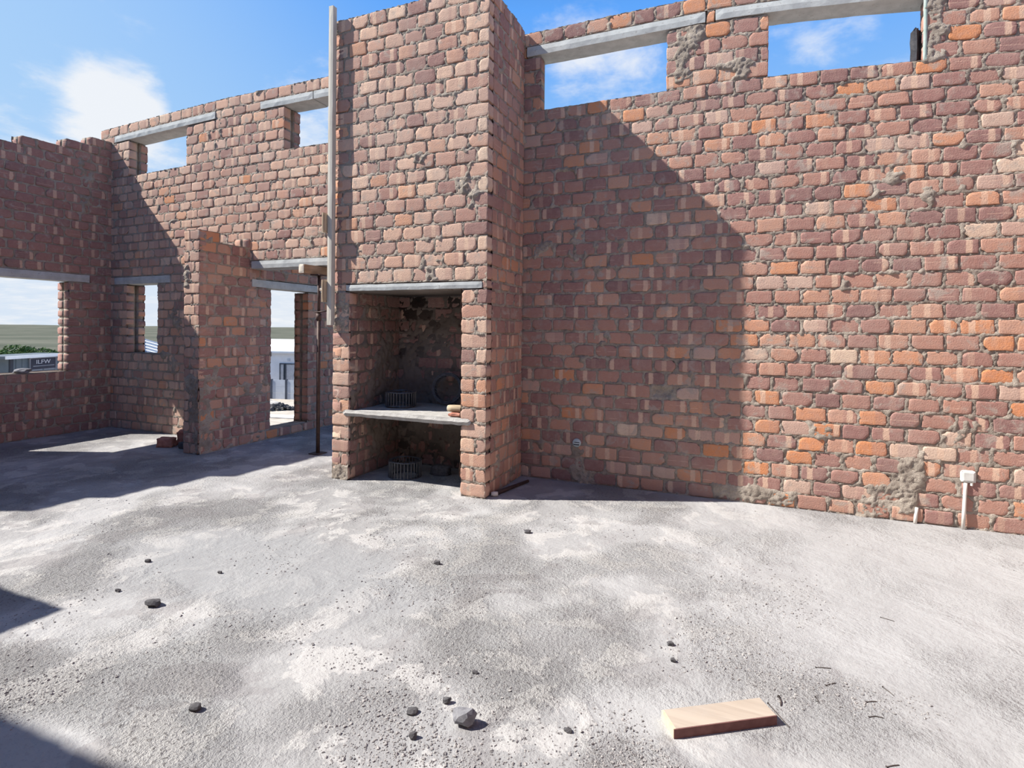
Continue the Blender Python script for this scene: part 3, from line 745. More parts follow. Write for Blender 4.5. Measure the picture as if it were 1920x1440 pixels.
# ------------------------------------------------------------------ electrical fittings on the right wall
bx = empty('switch_box', (1.618, YW, 0.405), 'square pale electrical box low on the brick wall at the right', 'electrical box')
bm = bmesh.new(); rough_bar(bm, (-0.049, -0.022, -0.047), (0.049, 0.03, 0.049), 0.002, 0.02, 0.006, 70); from_bm('cover', bm, BOXM, bx)
bm = bmesh.new(); tube(bm, [(0.02, -0.012, -0.047), (0.02, -0.012, -0.066)], 0.009, 8); from_bm('pipe_socket', bm, PVC, bx)
def pipe(pts, r, label):
    bm = bmesh.new(); c = Vector(pts[0]); tube(bm, [Vector(p)-c for p in pts], r, 12)
    o = from_bm('conduit_pipe', bm, PVC, None, True); o.location = c
    return tag(o, label, 'pipe', 'plastic conduits at the foot of the wall')
pipe([(1.584, YW-0.022, 0.0), (1.590, YW-0.02, 0.15), (1.598, YW-0.012, 0.30), (1.600, YW-0.010, 0.357)], 0.0125, 'white plastic conduit rising from the floor to the square electrical box')
pipe([(1.278, YW-0.02, 0.0), (1.285, YW-0.012, 0.07), (1.293, YW-0.002, 0.125)], 0.0125, 'short stub of white plastic conduit in the mortared chase left of the square box')
rb = empty('round_conduit_box', (-1.50, YW, 0.395), 'round bluish conduit box set in the wall in shade right of the fireplace', 'electrical box')
bm = bmesh.new(); tube(bm, [(0, 0.03, 0), (0, -0.016, 0), (0, -0.02, 0)], [0.042, 0.042, 0.036], 20); from_bm('box', bm, BOXB, rb, True)
bm = bmesh.new(); box(bm, (-0.030, -0.024, -0.021), (0.028, -0.018, -0.012)); box(bm, (-0.02, -0.024, 0.004), (0.03, -0.018, 0.010)); from_bm('lug', bm, SHEDD, rb)['label'] = 'dark slot'

# strip and sheet in the right hand window
bm = bmesh.new(); rough_bar(bm, (1.292, YW-0.012, 3.66), (1.318, YW+0.006, 4.20), 0.0015, 0.05, 0.003, 80)
tag(from_bm('jamb_strip', bm, GREEN), 'pale green strip up the right jamb of the rightmost high window', 'strip')
bm = bmesh.new(); rough_bar(bm, (1.228, YW+0.05, 3.66), (1.30, YW+0.128, 3.98), 0.004, 0.04, 0.02, 81)
tag(from_bm('plastic_sheet', bm, BLACK), 'black plastic flap in the right jamb of the rightmost high window', 'plastic sheet')

# ------------------------------------------------------------------ rod by the fireplace corner
a, b, c = on_floor(921, 931), on_floor(950, 921), on_floor(990, 905)
rd = empty('steel_rod', (a[0], a[1], 0.0), 'dark metal bar lying on the floor at the right corner of the fireplace', 'bar')
bm = bmesh.new(); tube(bm, [(0.02, 0.01, 0.022), tuple(b[:2]-a[:2])+(0.02,), tuple(c[:2]-a[:2])+(0.017,)], [0.02, 0.018, 0.014], 10); from_bm('shaft', bm, STEEL, rd, True)
bm = bmesh.new(); tube(bm, [(0.0, 0.0, 0.023), (0.022, 0.011, 0.023), (0.05, 0.03, 0.022)], [0.018, 0.023, 0.021], 10); from_bm('tip', bm, PVC, rd, True)['label'] = 'pale tip'

# ------------------------------------------------------------------ loose board
P0, P1, P2, P3 = [on_floor(*q, 0.036) for q in ((1237, 1326), (1264, 1368), (1457, 1342), (1424, 1308))]
bd = empty('wooden_board', (P1[0], P1[1], 0), 'short pale wooden board lying flat on the concrete floor in the foreground', 'board')
o0 = np.array([P1[0], P1[1], 0])
def slab4(bm, q, z0, z1, mi=0):
    lo = [bm.verts.new((p[0]-o0[0], p[1]-o0[1], z0)) for p in q]; hi = [bm.verts.new((p[0]-o0[0], p[1]-o0[1], z1)) for p in q]
    n = len(q)
    bm.faces.new(lo[::-1]).material_index = mi; bm.faces.new(hi).material_index = mi
    for i in range(n): bm.faces.new([lo[i], lo[(i+1) % n], hi[(i+1) % n], hi[i]]).material_index = mi
ex = (P2-P1)/np.linalg.norm(P2-P1); ey = np.array([-ex[1], ex[0], 0])
def inset(p, a, b): return p+ex*a+ey*b
wd = np.dot(P3-P2, ey); sk0 = np.dot(P0-P1, ex)/np.dot(P0-P1, ey)
Lb = np.linalg.norm(P2-P1); sk1 = np.dot(P3-P2, ex)/np.dot(P3-P2, ey)
def pt(s, t): return P1+ex*(s*Lb+(sk0*(1-s)+sk1*s)*t)+ey*t
bm = bmesh.new(); slab4(bm, [pt(0.02, 0.004), pt(1, 0.004), pt(1, wd), pt(0.02, wd)], 0.001, 0.036); from_bm('plank', bm, BOARD, bd)
bm = bmesh.new(); slab4(bm, [pt(0.0, 0.0), pt(1, 0.0), pt(1, 0.004), pt(0.0, 0.004)], 0.001, 0.0355); from_bm('long_edge', bm, BOARDEDGE, bd)['label'] = 'dark reddish long edge'
bm = bmesh.new(); slab4(bm, [pt(0.0, 0.004), pt(0.02, 0.004), pt(0.02, wd), pt(0.0, wd)], 0.001, 0.0355); from_bm('sawn_end', bm, BOARDEND, bd)['label'] = 'yellowish sawn end'

# ------------------------------------------------------------------ nails and stones
def nail(u0, v0, u1, v1, label, bend=None, r=0.0017):
    a, b = on_floor(u0, v0), on_floor(u1, v1); d = b-a; Ln = np.linalg.norm(d)
    t = empty('nail', (a[0], a[1], 0), label, 'nail', 'nails scattered on the concrete floor'); t.rotation_euler = (0, 0, math.atan2(d[1], d[0]))
    mid = (Ln*0.5, 0.0012 if bend is None else bend*0.6, r+0.0008)
    bm = bmesh.new(); tube(bm, [(0.001, 0, r+0.0005), mid, (Ln-0.006, 0, r+0.0005), (Ln, 0, r*0.6)], [r, r, r, r*0.2], 8); from_bm('shank', bm, NAIL, t, True)
    bm = bmesh.new(); tube(bm, [(-0.001, 0, r+0.0012), (0.0008, 0, r+0.0012)], r*2.1, 10); from_bm('head', bm, NAIL, t)
nail(1651, 1158, 1678, 1166, 'dark nail farthest from the board, nearest the right wall')
nail(1529, 1252, 1559, 1254, 'dark nail lying level beyond the board, topmost of the two right of its far corner')
nail(1548, 1286, 1568, 1281, 'short nail just below the level nail beyond the board')
nail(1460, 1308, 1464, 1325, 'dark bent nail pointing at the viewer beside the board corner', 0.008, 0.003)
nail(1529, 1308, 1536, 1319, 'short thin nail between the board corner and the nails at the right')
nail(1655, 1289, 1677, 1306, 'reddish slanting nail, topmost of the three nails at the far right')
nail(1624, 1317, 1645, 1316, 'small level nail below the reddish slanting nail')
nail(1629, 1345, 1658, 1347, 'bent dark nail nearest the viewer in the group right of the board', 0.012)
nail(1662, 1439, 1687, 1435, 'nail at the very bottom edge of the photo')
nail(1440, 1320, 1481, 1366, 'long thin nail along the right end of the board', 0.0, 0.002)

STONES = []
GS = 'stones scattered on the concrete floor'
def stone(u, v, w, label, dark=True, h=0.6, seed=0, rot=0.3):
    q = on_floor(u, v); k = np.linalg.norm(q-EYE)/FPX*w*0.88; STONES.append((q[0], q[1], k*0.8))
    chunk('stone', (q[0], q[1], 0), (k, k*0.7, k*h), STONED if dark else STONE, label, 'stone', 100+seed, GS, rot)
stone(869, 1358, 40, 'largest grey stone on the floor in the foreground left of the board', False, 0.6, 1, 0.4)
stone(838, 1318, 15, 'small dark stone just behind the largest grey stone', True, 0.6, 2)
stone(773, 1337, 20, 'flat dark stone left of the largest grey stone', True, 0.4, 3)
stone(775, 1384, 15, 'rounded dark stone lower left of the largest grey stone', True, 0.8, 4)
stone(288, 1136, 24, 'dark stone on the smooth grey patch at the left', True, 0.5, 5)
stone(366, 1331, 18, 'dark stone alone on the pale floor at lower left', True, 0.6, 6)
stone(277, 1054, 9, 'tiny dark stone farther back on the smooth grey patch', True, 0.6, 7)
stone(221, 1109, 9, 'tiny dark stone left of the dark stone on the grey patch', True, 0.6, 8)
stone(412, 1075, 8, 'tiny dark stone right on the smooth grey patch', True, 0.6, 9)
stone(1257, 1210, 12, 'dark pebble farther right, behind the board', True, 0.6, 10)
stone(1262, 1241, 10, 'dark pebble between the board and the pebble behind it', True, 0.6, 11)
stone(820, 1058, 12, 'dark pebble mid floor, in front of the fireplace opening', True, 0.6, 12)
stone(990, 999, 14, 'dark flat stone on the floor nearest the fireplace corner', True, 0.4, 13)
stone(1065, 1372, 14, 'grey pebble left of the board near the bottom of the photo', True, 0.5, 14)
stone(890, 1262, 12, 'dark chip of stone behind the largest grey stone, toward the fireplace', True, 0.4, 15)

# stray stone and mortar bits on the far left sill
chunk('mortar_lump', (XL-0.12, 4.24, 0.872), (0.17, 0.16, 0.07), STONE, 'pale mortar lump on the sill of the big left window', 'mortar lump', 171, None, 0.2)

# loose grit: nobody could count it
bm_v, bm_f = [], []
base = bmesh.new(); bmesh.ops.create_icosphere(base, subdivisions=1, radius=1)
bv = np.array([v.co[:] for v in base.verts]); bf = [[v.index for v in f.verts] for f in base.faces]; base.free()
cnt = 0
tries = 0
while cnt < 9000 and tries < 120000:
    tries += 1
    u = random.uniform(-40, 1960); v = 935+505*random.random()**0.9
    q = on_floor(u, v)
    if not (-8.5 < q[0] < 3.3 and q[1] < YW-0.03): continue
    if q[1] > YF-0.02 and XA-0.02 < q[0] < XB+0.02: continue
    if np.hypot(q[0]+0.06, q[1]-2.26) < 0.30: continue
    if any(np.hypot(q[0]-c[0], q[1]-c[1]) < c[2] for c in STONES): continue
    dens = float(vnoise(q[0]*1.1, q[1]*1.1, 3.3, 15))*0.6 + float(vnoise(q[0]*3, q[1]*3, 1.3, 16))*0.5
    px = (960-abs(u-700))/960
    if dens + px*0.55 < 0.25+random.random()*0.5: continue
    s = random.choice((0.0018, 0.0022, 0.0025, 0.003, 0.0035, 0.004, 0.006))*random.uniform(0.7, 1.2)
    R = Matrix.Rotation(random.random()*6.28, 3, 'Z')
    P = (bv*(1+0.3*RNG.standard_normal(bv.shape[0]))[:, None])*np.array([s, s*random.uniform(0.5, 1), s*random.uniform(0.4, 0.8)])
    P = P@np.array(R).T + np.array([q[0], q[1], s*0.25])
    bm_f += [[i+len(bv)*cnt for i in f] for f in bf]; bm_v.append(P); cnt += 1
me = bpy.data.meshes.new('floor_grit'); me.from_pydata(np.concatenate(bm_v).tolist(), [], bm_f)
tag(link('floor_grit', me, GRIT), 'loose grey grit and crumbs strewn over the concrete floor', 'grit', kind='stuff')

# ------------------------------------------------------------------ outside: ground and far veld
GZ = -2.1
NR, NA = 90, 160
rad = np.concatenate([np.linspace(4, 60, 45), np.geomspace(64, 1500, 45)])
ang = np.linspace(-0.25*math.pi, 1.25*math.pi, NA)
RR, AA = np.meshgrid(rad, ang, indexing='ij')
GX, GY = RR*np.cos(AA), RR*np.sin(AA)
far = np.clip((RR-150)/900, 0, 1)
GZZ = GZ + vnoise(GX*0.05, GY*0.05, 0, 31)*0.10*np.clip(RR/40, 0, 1) + far**1.5*(4.6+1.8*vnoise(GX*0.006, GY*0.006, 0, 32)) + vnoise(GX*0.05, GY*0.05, 0, 33)*0.5*far
GZZ = np.where((RR > 25) & (RR < 45), np.minimum(GZZ, GZ+0.03), GZZ)
V = np.stack([GX, GY, GZZ], -1).reshape(-1, 3)
idx = np.arange(90*NA).reshape(90, NA)
Q = np.stack([idx[:-1, :-1], idx[1:, :-1], idx[1:, 1:], idx[:-1, 1:]], -1).reshape(-1, 4)
me = bpy.data.meshes.new('ground'); me.from_pydata(V.tolist(), [], Q.tolist())
me.polygons.foreach_set('use_smooth', [True]*len(me.polygons))
tag(link('ground', me, GROUND), kind='structure')

def frame(o, a, b):
    """matrix with origin a, x axis towards b, z up"""
    d = Vector(b)-Vector(a); d.z = 0; d.normalize()
    z = Vector((0, 0, 1)); y = z.cross(d)
    m = Matrix(((d.x, y.x, 0, a[0]), (d.y, y.y, 0, a[1]), (0, 0, 1, a[2]), (0, 0, 0, 1)))
    o.matrix_world = m
    return (Vector(b)-Vector(a)).length

# ---- slate-blue shed with a sign, through the left opening
pa_, pb_ = sight(5, 671, 21.0), sight(112, 664, 23.9)
zr = 0.28
sh = empty('site_shed', (0, 0, 0), 'slate blue sheet shed with a white roof edge behind the left window opening', 'shed')
A3, B3 = (pa_[0], pa_[1], GZ), (pb_[0], pb_[1], GZ)
W_ = frame(sh, A3, B3)
hz = zr-GZ
bm = bmesh.new(); box(bm, (0.25, 0, 0), (W_+0.3, 1.2, hz-0.05)); from_bm('wall_sheet', bm, SHED, sh)
bm = bmesh.new(); box(bm, (0.28, -0.06, 0), (0.42, 0.0, hz-0.03)); from_bm('post', bm, SHEDD, sh)['label'] = 'dark corner post'
bm = bmesh.new()
for k in range(26):
    x = 0.6+k*0.3
    if x < W_+0.2: box(bm, (x, -0.015, 0), (x+0.05, 0.0, hz-0.03))
from_bm('sheet_rib', bm, SHED, sh)
bm = bmesh.new()
box(bm, (-0.12, -0.20, hz-0.05), (W_+0.4, 1.25, hz+0.05)); from_bm('roof', bm, SHED, sh)
bm = bmesh.new(); box(bm, (-0.14, -0.26, hz-0.06), (W_+0.42, -0.20, hz+0.055)); from_bm('fascia', bm, ROOFW, sh)['label'] = 'white roof edge'
# sign board fixed to the shed
inv_ = sh.matrix_world.inverted()
def shed_xz(u, v):
    r = _F + _R2*(u-CX)/FPX - _U2*(v-CY)/FPX
    o = inv_ @ Vector(EYE); d = inv_.to_3x3() @ Vector(r)
    t = (-0.05-o.y)/d.y
    p = o+d*t
    return p.x, p.z
sx0, sz1 = shed_xz(57, 674); sx1, sz0 = shed_xz(104, 702)
_, sz1b = shed_xz(104, 669)
sz1 = (sz1+sz1b)/2
sg = empty('sign_board', (0, 0, 0), 'dark navy sign with pale capital letters on the shed wall', 'sign')
sg.matrix_world = sh.matrix_world @ Matrix.Translation((sx0, -0.05, sz0))
SWd, SHt = sx1-sx0, sz1-sz0
bm = bmesh.new(); box(bm, (0, -0.005, SHt*0.40), (SWd, 0.03, SHt)); from_bm('panel', bm, SIGN, sg)
bm = bmesh.new(); box(bm, (0, -0.004, 0), (SWd, 0.03, SHt*0.40)); from_bm('lower_panel', bm, SHED, sg)
bm = bmesh.new()
t_ = 0.035
box(bm, (-t_, -0.01, -0.02), (0, 0.035, SHt+t_)); box(bm, (SWd, -0.01, -0.02), (SWd+t_, 0.035, SHt+t_)); box(bm, (0, -0.01, SHt), (SWd, 0.035, SHt+t_))
from_bm('frame', bm, LETTERD, sg)
def text(parent, s, x, z, h, depth, mat, width=None):
    cu = bpy.data.curves.new('txt', 'FONT'); cu.body = s; cu.size = 1.0; cu.extrude = 0.0; cu.align_x = 'LEFT'
    to = bpy.data.objects.new('txt', cu); COL.objects.link(to)
    bpy.context.view_layer.update()
    me = bpy.data.meshes.new_from_object(to.evaluated_get(bpy.context.evaluated_depsgraph_get()))
    bpy.data.objects.remove(to)
    co_ = np.array([v.co[:] for v in me.vertices]); mn, mx = co_.min(0), co_.max(0)
    sy = h/(mx[1]-mn[1]); sx = (width/(mx[0]-mn[0])) if width else sy
    bm = bmesh.new(); bm.from_mesh(me)
    for v in bm.verts: v.co = ((v.co.x-mn[0])*sx+x, 0, (v.co.y-mn[1])*sy+z)
    r = bmesh.ops.extrude_face_region(bm, geom=bm.faces[:])
    bmesh.ops.translate(bm, vec=(0, -depth, 0), verts=[g for g in r['geom'] if isinstance(g, bmesh.types.BMVert)])
    bmesh.ops.translate(bm, vec=(0, -0.005, 0), verts=bm.verts[:])
    bmesh.ops.recalc_face_normals(bm, faces=bm.faces[:])
    return from_bm('lettering', bm, mat, parent)
text(sg, 'ILFW', SWd*0.22, SHt*0.70, SHt*0.22, 0.012, LETTER, SWd*0.56)
bm = bmesh.new(); box(bm, (SWd*0.10, -0.012, SHt*0.555), (SWd*0.94, -0.004, SHt*0.60)); from_bm('rule', bm, LETTERD, sg)['label'] = 'pale line of print'
bm = bmesh.new(); box(bm, (SWd*0.06, -0.012, SHt*0.34), (SWd*0.45, -0.003, SHt*0.40)); box(bm, (SWd*0.52, -0.012, SHt*0.34), (SWd*0.95, -0.003, SHt*0.40)); from_bm('rule', bm, LETTERD, sg)['label'] = 'faded strip of print below'

# ---- bushes behind the shed
def bush(u, d, wid, top, label, mat, seed, n=1500):
    c = sight(u, 640, d); r = random.Random(seed)
    t = empty('bush', (c[0], c[1], GZ), label, 'bush', 'bushes behind the shed')
    lobes = [(r.uniform(-0.38, 0.38)*wid, r.uniform(-0.3, 0.3)*wid, r.uniform(0.45, 0.80)*top, r.uniform(0.20, 0.32)*wid) for _ in range(9)]
    lobes.append((0, 0, top*0.72, wid*0.30))
    bm = bmesh.new()
    for i in range(n):
        lx, ly, lz, lr = r.choice(lobes)
        a, z = r.uniform(0, 6.283), r.uniform(-1, 1); s = math.sqrt(1-z*z); k = lr*r.uniform(0.75, 1.03)
        p = Vector((lx+s*math.cos(a)*k, ly+s*math.sin(a)*k, min(lz+z*k*0.8, top)))
        if p.z < 0.05: continue
        nrm = Vector((r.gauss(0, 1), r.gauss(0, 1), r.gauss(0.6, 1))).normalized(); e1 = nrm.orthogonal().normalized(); e2 = nrm.cross(e1)
        q = r.uniform(0.05, 0.10)*wid/2.2
        bm.faces.new([bm.verts.new(p+e1*q*1.6), bm.verts.new(p+e2*q*0.7), bm.verts.new(p-e1*q*1.6), bm.verts.new(p-e2*q*0.7)])
    from_bm('foliage', bm, mat, t)
    bm = bmesh.new()
    for lx, ly, lz, lr in lobes: tube(bm, [(lx*0.1, ly*0.1, 0), (lx*0.6, ly*0.6, lz*0.5), (lx, ly, lz)], [0.05, 0.035, 0.02], 6)
    from_bm('stem', bm, STEM, t)
for q in ((2, 33, 1.9, 2.30, 'bright green bush at the left edge of the photo behind the shed', LEAF1, 1),
          (33, 36.5, 2.1, 2.62, 'tallest rounded green bush behind the shed', LEAF1, 2),
          (68, 40.5, 1.9, 2.15, 'dull dark bush behind the sign end of the shed roof', LEAF2, 3),
          (98, 35, 1.8, 2.30, 'green bush beside the window jamb behind the shed', LEAF1, 4)):
    bush(*q)

# ---- neighbour's corrugated roof through the slit window
ra, rb_ = sight(270, 668, 13.0), sight(270, 636, 34.0)
hs = empty('long_house', (0, 0, 0), 'long house with striped blue and white metal roof glimpsed through the narrow slit window', 'house')
ra = np.array([ra[0], ra[1], 0.80]); rb_ = np.array([rb_[0], rb_[1], 0.80])
frame(hs, (ra[0], ra[1], GZ), (rb_[0], rb_[1], GZ))
Lr = float(np.linalg.norm(rb_-ra)); ridge = 0.80-GZ; eave = ridge-0.62; run = -1.8    # slope falls to local -y
bm = bmesh.new()
xs_ = [(q, 0.0) for q in np.linspace(-1.5, Lr, 30)]
for side in (1, -1):
    top_, bot_, top2, bot2 = [], [], [], []
    for x, dz in xs_:
        top_.append(bm.verts.new((x, 0, ridge+dz))); bot_.append(bm.verts.new((x, run*side, eave+dz)))
        top2.append(bm.verts.new((x, 0, ridge+dz-0.03))); bot2.append(bm.verts.new((x, run*side, eave+dz-0.03)))
    for i in range(len(xs_)-1):
        bm.faces.new([top_[i], bot_[i], bot_[i+1], top_[i+1]]); bm.faces.new([top2[i], top2[i+1], bot2[i+1], bot2[i]])
        bm.faces.new([bot_[i], bot2[i], bot2[i+1], bot_[i+1]])
from_bm('roof_sheet', bm, SLATE, hs)
for dep, wid in ((13.3, 0.45), (14.0, 0.35), (15.2, 0.5), (17.2, 0.8), (20.0, 1.2), (24.0, 1.8), (30.0, 2.2)):
    for sg_ in (1, -1):
        bm = bmesh.new(); x = dep-13.0
        p = [(x, 0, ridge+0.02), (x+wid, 0, ridge+0.02), (x+wid, run*sg_, eave+0.02), (x, run*sg_, eave+0.02)]
        u_ = [bm.verts.new(q) for q in p]; l_ = [bm.verts.new((q[0], q[1], q[2]-0.03)) for q in p]
        bm.faces.new(u_); bm.faces.new(l_[::-1])
        for i in range(4): bm.faces.new([u_[i], l_[i], l_[(i+1) % 4], u_[(i+1) % 4]])
        bmesh.ops.recalc_face_normals(bm, faces=bm.faces[:])
        from_bm('roof_strip', bm, ROOFW, hs)['label'] = 'white strip across the roof'
bm = bmesh.new(); box(bm, (-1.2, run+0.3, 0), (Lr-0.7, -run-0.3, eave-0.05)); from_bm('wall', bm, WHITEW, hs)
bm = bmesh.new(); tube(bm, [(-1.5, 0, ridge+0.01), (Lr+0.3, 0, ridge+0.01)], 0.03, 8); from_bm('ridge_cap', bm, ROOFW, hs)
bm = bmesh.new()
vg = [(Lr-0.45, run, eave-0.05), (Lr-0.45, -run, eave-0.05), (Lr-0.45, 0, ridge-0.02)]
f1 = [bm.verts.new(p) for p in vg]; f2 = [bm.verts.new((p[0]-0.2, p[1], p[2])) for p in vg]
bm.faces.new(f1); bm.faces.new(f2[::-1])
for i in range(3): bm.faces.new([f1[i], f2[i], f2[(i+1) % 3], f1[(i+1) % 3]])
from_bm('gable', bm, SHED, hs)

# ---- white house, boundary fence, sand and rubble through the doorway window
hA, hB = sight(440, 657, 32.5), sight(640, 657, 31.5)
wh = empty('white_house', (0, 0, 0), 'plain white house with pale roof and a curtained window, seen through the doorway', 'house')
Wh = frame(wh, (hA[0], hA[1], GZ), (hB[0], hB[1], GZ))
ez = 0.13-GZ
ivh = wh.matrix_world.inverted()
def wh_xz(u, v):
    r = _F + _R2*(u-CX)/FPX - _U2*(v-CY)/FPX
    o = ivh @ Vector(EYE); d = ivh.to_3x3() @ Vector(r); t = (0-o.y)/d.y; p = o+d*t
    return p.x, p.z
bm = bmesh.new(); box(bm, (-1.0, 0, 0), (Wh+2, 6.0, ez)); from_bm('wall', bm, WHITEW, wh)
bm = bmesh.new()
xa_, xb_ = -1.2, Wh+2.2
P = [(xa_, -0.25, ez), (xb_, -0.25, ez), (xb_, 3.0, ez+0.62), (xa_, 3.0, ez+0.62), (xb_, 6.2, ez), (xa_, 6.2, ez)]
hi = [bm.verts.new((p[0], p[1], p[2]+0.06)) for p in P]; lo = [bm.verts.new(p) for p in P]
for f in ((0, 1, 2, 3), (3, 2, 4, 5)): bm.faces.new([hi[i] for i in f]); bm.faces.new([lo[i] for i in f][::-1])
for i, j in ((0, 1), (1, 2), (2, 4), (4, 5), (5, 3), (3, 0)): bm.faces.new([hi[i], lo[i], lo[j], hi[j]])
from_bm('roof', bm, ROOFW, wh)
bm = bmesh.new(); box(bm, (xa_, -0.30, ez-0.07), (xb_, -0.25, ez+0.03)); from_bm('fascia', bm, FENCE, wh)['label'] = 'grey eaves board'
x0, z1_ = wh_xz(525, 681); x1, z0_ = wh_xz(555, 716)
wf = bmesh.new()
for b_ in (((x0, -0.06, z0_), (x0+0.06, 0.02, z1_)), ((x1-0.06, -0.06, z0_), (x1, 0.02, z1_)), ((x0, -0.06, z1_-0.06), (x1, 0.02, z1_)), ((x0, -0.06, z0_), (x1, 0.02, z0_+0.05)), ((x0+(x1-x0)*0.36, -0.06, z0_), (x0+(x1-x0)*0.36+0.05, 0.02, z1_))): box(wf, *b_)
wfo = from_bm('window_frame', wf, FRAME, wh)
bm = bmesh.new(); box(bm, (x0+0.02, -0.02, z0_+0.02), (x1-0.02, -0.012, z1_-0.02)); from_bm('pane', bm, GLASS, wfo)
bm = bmesh.new()
n_ = 24
xc0, xc1 = x0+(x1-x0)*0.42, x1-0.07
pv = [bm.verts.new((xc0+(xc1-xc0)*i/n_, -0.035+0.008*math.sin(i*1.6), z)) for i in range(n_+1) for z in (z0_+0.05, z1_-0.06)]
for i in range(n_): bm.faces.new([pv[2*i], pv[2*i+2], pv[2*i+3], pv[2*i+1]])
xl0, xl1 = x0+0.06, x0+(x1-x0)*0.24
pv = [bm.verts.new((xl0+(xl1-xl0)*i/8, -0.035+0.008*math.sin(i*1.6), z)) for i in range(9) for z in (z0_+0.05, z1_-0.06)]
for i in range(8): bm.faces.new([pv[2*i], pv[2*i+2], pv[2*i+3], pv[2*i+1]])
from_bm('curtain', bm, CURTAIN, wfo)
x, z = wh_xz(542, 675); bm = bmesh.new(); box(bm, (x-0.08, -0.05, z-0.06), (x+0.08, 0.02, z+0.06)); from_bm('wall_lamp', bm, FENCE, wh)

fA, fB = sight(430, 750, 28.3), sight(660, 748, 27.2)
fe = empty('boundary_fence', (0, 0, 0), 'low grey concrete panel fence in front of the white house', 'fence')
Wf = frame(fe, (fA[0], fA[1], GZ), (fB[0], fB[1], GZ))
ivf = fe.matrix_world.inverted()
def fe_x(u):
    r = _F + _R2*(u-CX)/FPX - _U2*(735-CY)/FPX
    o = ivf @ Vector(EYE); d = ivf.to_3x3() @ Vector(r); t = -o.y/d.y
    return (o+d*t).x
p1, p2 = fe_x(537), fe_x(565); st = p2-p1
xs2 = [p1+st*k for k in range(-4, 4)]
for a_, b_ in zip(xs2[:-1], xs2[1:]):
    bm = bmesh.new()
    for k in range(3): box(bm, (a_+0.05, -0.02, 0.0+k*0.335), (b_-0.05, 0.02, 0.325+k*0.335))
    from_bm('panel', bm, FENCE, fe)
for a_ in xs2:
    bm = bmesh.new(); box(bm, (a_-0.05, -0.05, 0), (a_+0.05, 0.05, 1.03)); from_bm('post', bm, FENCEP, fe)['label'] = 'dark post'

def heap(name, u, v, d, rx, ry, hgt, mat, label, cat, seed):
    c = sight(u, v, d); bm = bmesh.new(); n, m = 26, 14
    g = [[None]*(n) for _ in range(m)]
    for i in range(m):
        t = i/(m-1)
        for j in range(n):
            a = 2*math.pi*j/n
            z = hgt*(1-t*t)**1.2*(1+0.35*float(vnoise(math.cos(a)*t*3, math.sin(a)*t*3, seed, 44)))
            g[i][j] = bm.verts.new((rx*t*math.cos(a), ry*t*math.sin(a), z-0.03))
    for i in range(m-1):
        for j in range(n): bm.faces.new([g[i][j], g[i+1][j], g[i+1][(j+1) % n], g[i][(j+1) % n]])
    bmesh.ops.remove_doubles(bm, verts=bm.verts[:], dist=1e-4)
    o = from_bm(name, bm, mat, None, True); o.location = (c[0], c[1], GZ); o.rotation_euler = (0, 0, YAW)
    return tag(o, label, cat)
heap('sand_heap', 497, 758, 25.9, 1.0, 0.6, 0.30, SAND, 'pale sand heap under the fence at the left of the doorway view', 'sand heap', 3)
heap('sand_heap', 592, 757, 25.9, 0.85, 0.6, 0.30, SAND, 'pale sand heap at the right of the doorway view', 'sand heap', 4)
c = sight(522, 772, 24.1); bm = bmesh.new(); rnd = random.Random(5)
for i in range(90):
    a, r = rnd.uniform(0, 6.28), rnd.random()**0.6
    x, y = math.cos(a)*r*0.75, math.sin(a)*r*0.35; s = rnd.uniform(0.03, 0.09)
    z = 0.22*(1-r)+0.06
    m = Matrix.Translation((x, y, z)) @ Matrix.Rotation(rnd.uniform(0, 6), 4, (rnd.random(), rnd.random(), rnd.random()+0.1)) @ Matrix.Diagonal((s*1.5, s, s*0.7, 1))
    bmesh.ops.create_cube(bm, size=1.6, matrix=m)
o = from_bm('rubble_pile', bm, RUBBLE); o.location = (c[0], c[1], GZ); o.rotation_euler = (0, 0, YAW)
tag(o, 'dark broken rubble lying on the sand in the doorway view', 'rubble', kind='stuff')
kA, kB = sight(400, 776, 22.6), sight(660, 790, 21.6)
kb = empty('kerb', (0, 0, 0), 'white kerb strip across the bottom of the doorway view', 'kerb')
Wk = frame(kb, (kA[0], kA[1], GZ), (kB[0], kB[1], GZ))
bm = bmesh.new(); rough_bar(bm, (0, -0.35, 0.0), (Wk, 0.0, 0.16), 0.01, 0.3, 0.02, 90); from_bm('kerb_stone', bm, KERB, kb)

# ------------------------------------------------------------------ sky and sun
AZ, EL = math.radians(22.4), math.radians(44.4)
sd = Vector((math.cos(AZ)*math.cos(EL), math.sin(AZ)*math.cos(EL), -math.sin(EL)))
sun = bpy.data.lights.new('sun', 'SUN'); sun.energy = 8.9; sun.angle = math.radians(0.55); sun.color = (1.0, 0.945, 0.87)
so = bpy.data.objects.new('sun', sun); COL.objects.link(so)
so.rotation_euler = (-sd).to_track_quat('Z', 'Y').to_euler(); so.location = (-6, -4, 9)

wo = bpy.data.worlds.new('sky'); SC.world = wo; wo.use_nodes = True
nt = wo.node_tree; nt.nodes.clear()
out = nt.nodes.new('ShaderNodeOutputWorld'); bg = nt.nodes.new('ShaderNodeBackground'); L(nt, bg.outputs[0], out.inputs[0])
tc = N(nt, 'ShaderNodeTexCoord'); d = tc.outputs['Generated']
sp = N(nt, 'ShaderNodeSeparateXYZ'); L(nt, d, sp.inputs[0])
z = sp.outputs[2]
sky = ramp_(nt, z, [(0.0, (0.90, 0.97, 1.06)), (0.07, (0.83, 0.93, 1.07)), (0.16, (0.62, 0.82, 1.10)), (0.32, (0.33, 0.63, 1.10)), (0.50, (0.14, 0.45, 1.12)), (0.62, (0.07, 0.22, 0.60)), (1.0, (0.03, 0.11, 0.36))])
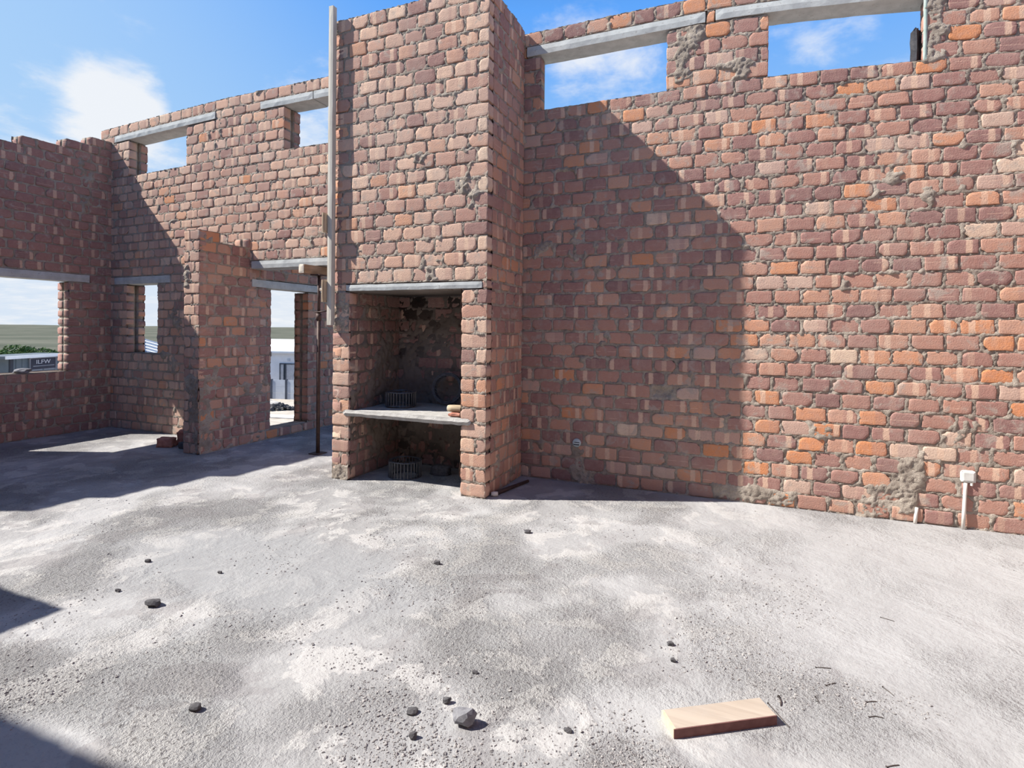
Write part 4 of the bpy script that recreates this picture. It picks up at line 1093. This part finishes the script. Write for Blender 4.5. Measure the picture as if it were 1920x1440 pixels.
# paler towards the sun side (left)
dt = N(nt, 'ShaderNodeVectorMath', operation='DOT_PRODUCT'); L(nt, d, dt.inputs[0]); dt.inputs[1].default_value = Vector((-0.93, -0.25, 0.28)).normalized()
side = step_(nt, dt.outputs['Value'], 0.35, 0.92)
sky = mix_(nt, math_(nt, 'MULTIPLY', side, 0.85), sky, (0.52, 0.78, 1.10))
# clouds: flatten the direction so that they streak towards the horizon
den = math_(nt, 'ADD', math_(nt, 'MAXIMUM', z, 0.0), 0.16)
cv = N(nt, 'ShaderNodeCombineXYZ')
L(nt, math_(nt, 'DIVIDE', sp.outputs[0], den), cv.inputs[0]); L(nt, math_(nt, 'DIVIDE', sp.outputs[1], den), cv.inputs[1]); cv.inputs[2].default_value = 1.7
n1 = noise_(nt, cv.outputs[0], 2.0, 7, 0.58, 0.35)
n2 = noise_(nt, cv.outputs[0], 7.5, 6, 0.6, 0.3)
dens = math_(nt, 'ADD', math_(nt, 'MULTIPLY', n1, 0.72), math_(nt, 'MULTIPLY', n2, 0.28))
def patch(u, v, ang, amt):
    p = sight(u, v, 1.0)-EYE; p = p/np.linalg.norm(p)
    q = N(nt, 'ShaderNodeVectorMath', operation='DOT_PRODUCT'); L(nt, d, q.inputs[0]); q.inputs[1].default_value = p
    return math_(nt, 'MULTIPLY', step_(nt, q.outputs['Value'], math.cos(math.radians(ang)), 1.0), amt)
pt_ = None
for a in ((120, 215, 6.5, 0.17), (235, 160, 4.5, 0.14), (230, 235, 5.5, 0.18), (60, 90, 7, -0.08), (430, 80, 14, -0.08), (60, 560, 12, 0.15), (300, 290, 6, 0.09), (585, 190, 7, 0.17), (590, 260, 5, 0.12), (1130, 160, 8, 0.13), (1060, 20, 7, 0.12), (1600, 110, 7, 0.08), (545, 560, 6, 0.12)):
    k = patch(*a); pt_ = k if pt_ is None else math_(nt, 'ADD', pt_, k)
dens = math_(nt, 'ADD', dens, pt_)
cl = step_(nt, dens, 0.56, 0.78)
low = math_(nt, 'SUBTRACT', 1.0, step_(nt, z, 0.02, 0.22))
sky = mix_(nt, math_(nt, 'MULTIPLY', low, 0.55), sky, (0.94, 0.99, 1.06))
sky = mix_(nt, math_(nt, 'MULTIPLY', cl, 0.9), sky, (1.06, 1.08, 1.11))
L(nt, sky, bg.inputs[0]); bg.inputs[1].default_value = 0.86

vs = SC.view_settings
vs.view_transform = 'Standard'; vs.look = 'None'; vs.exposure = 0.0; vs.gamma = 1.0; vs.use_curve_mapping = False
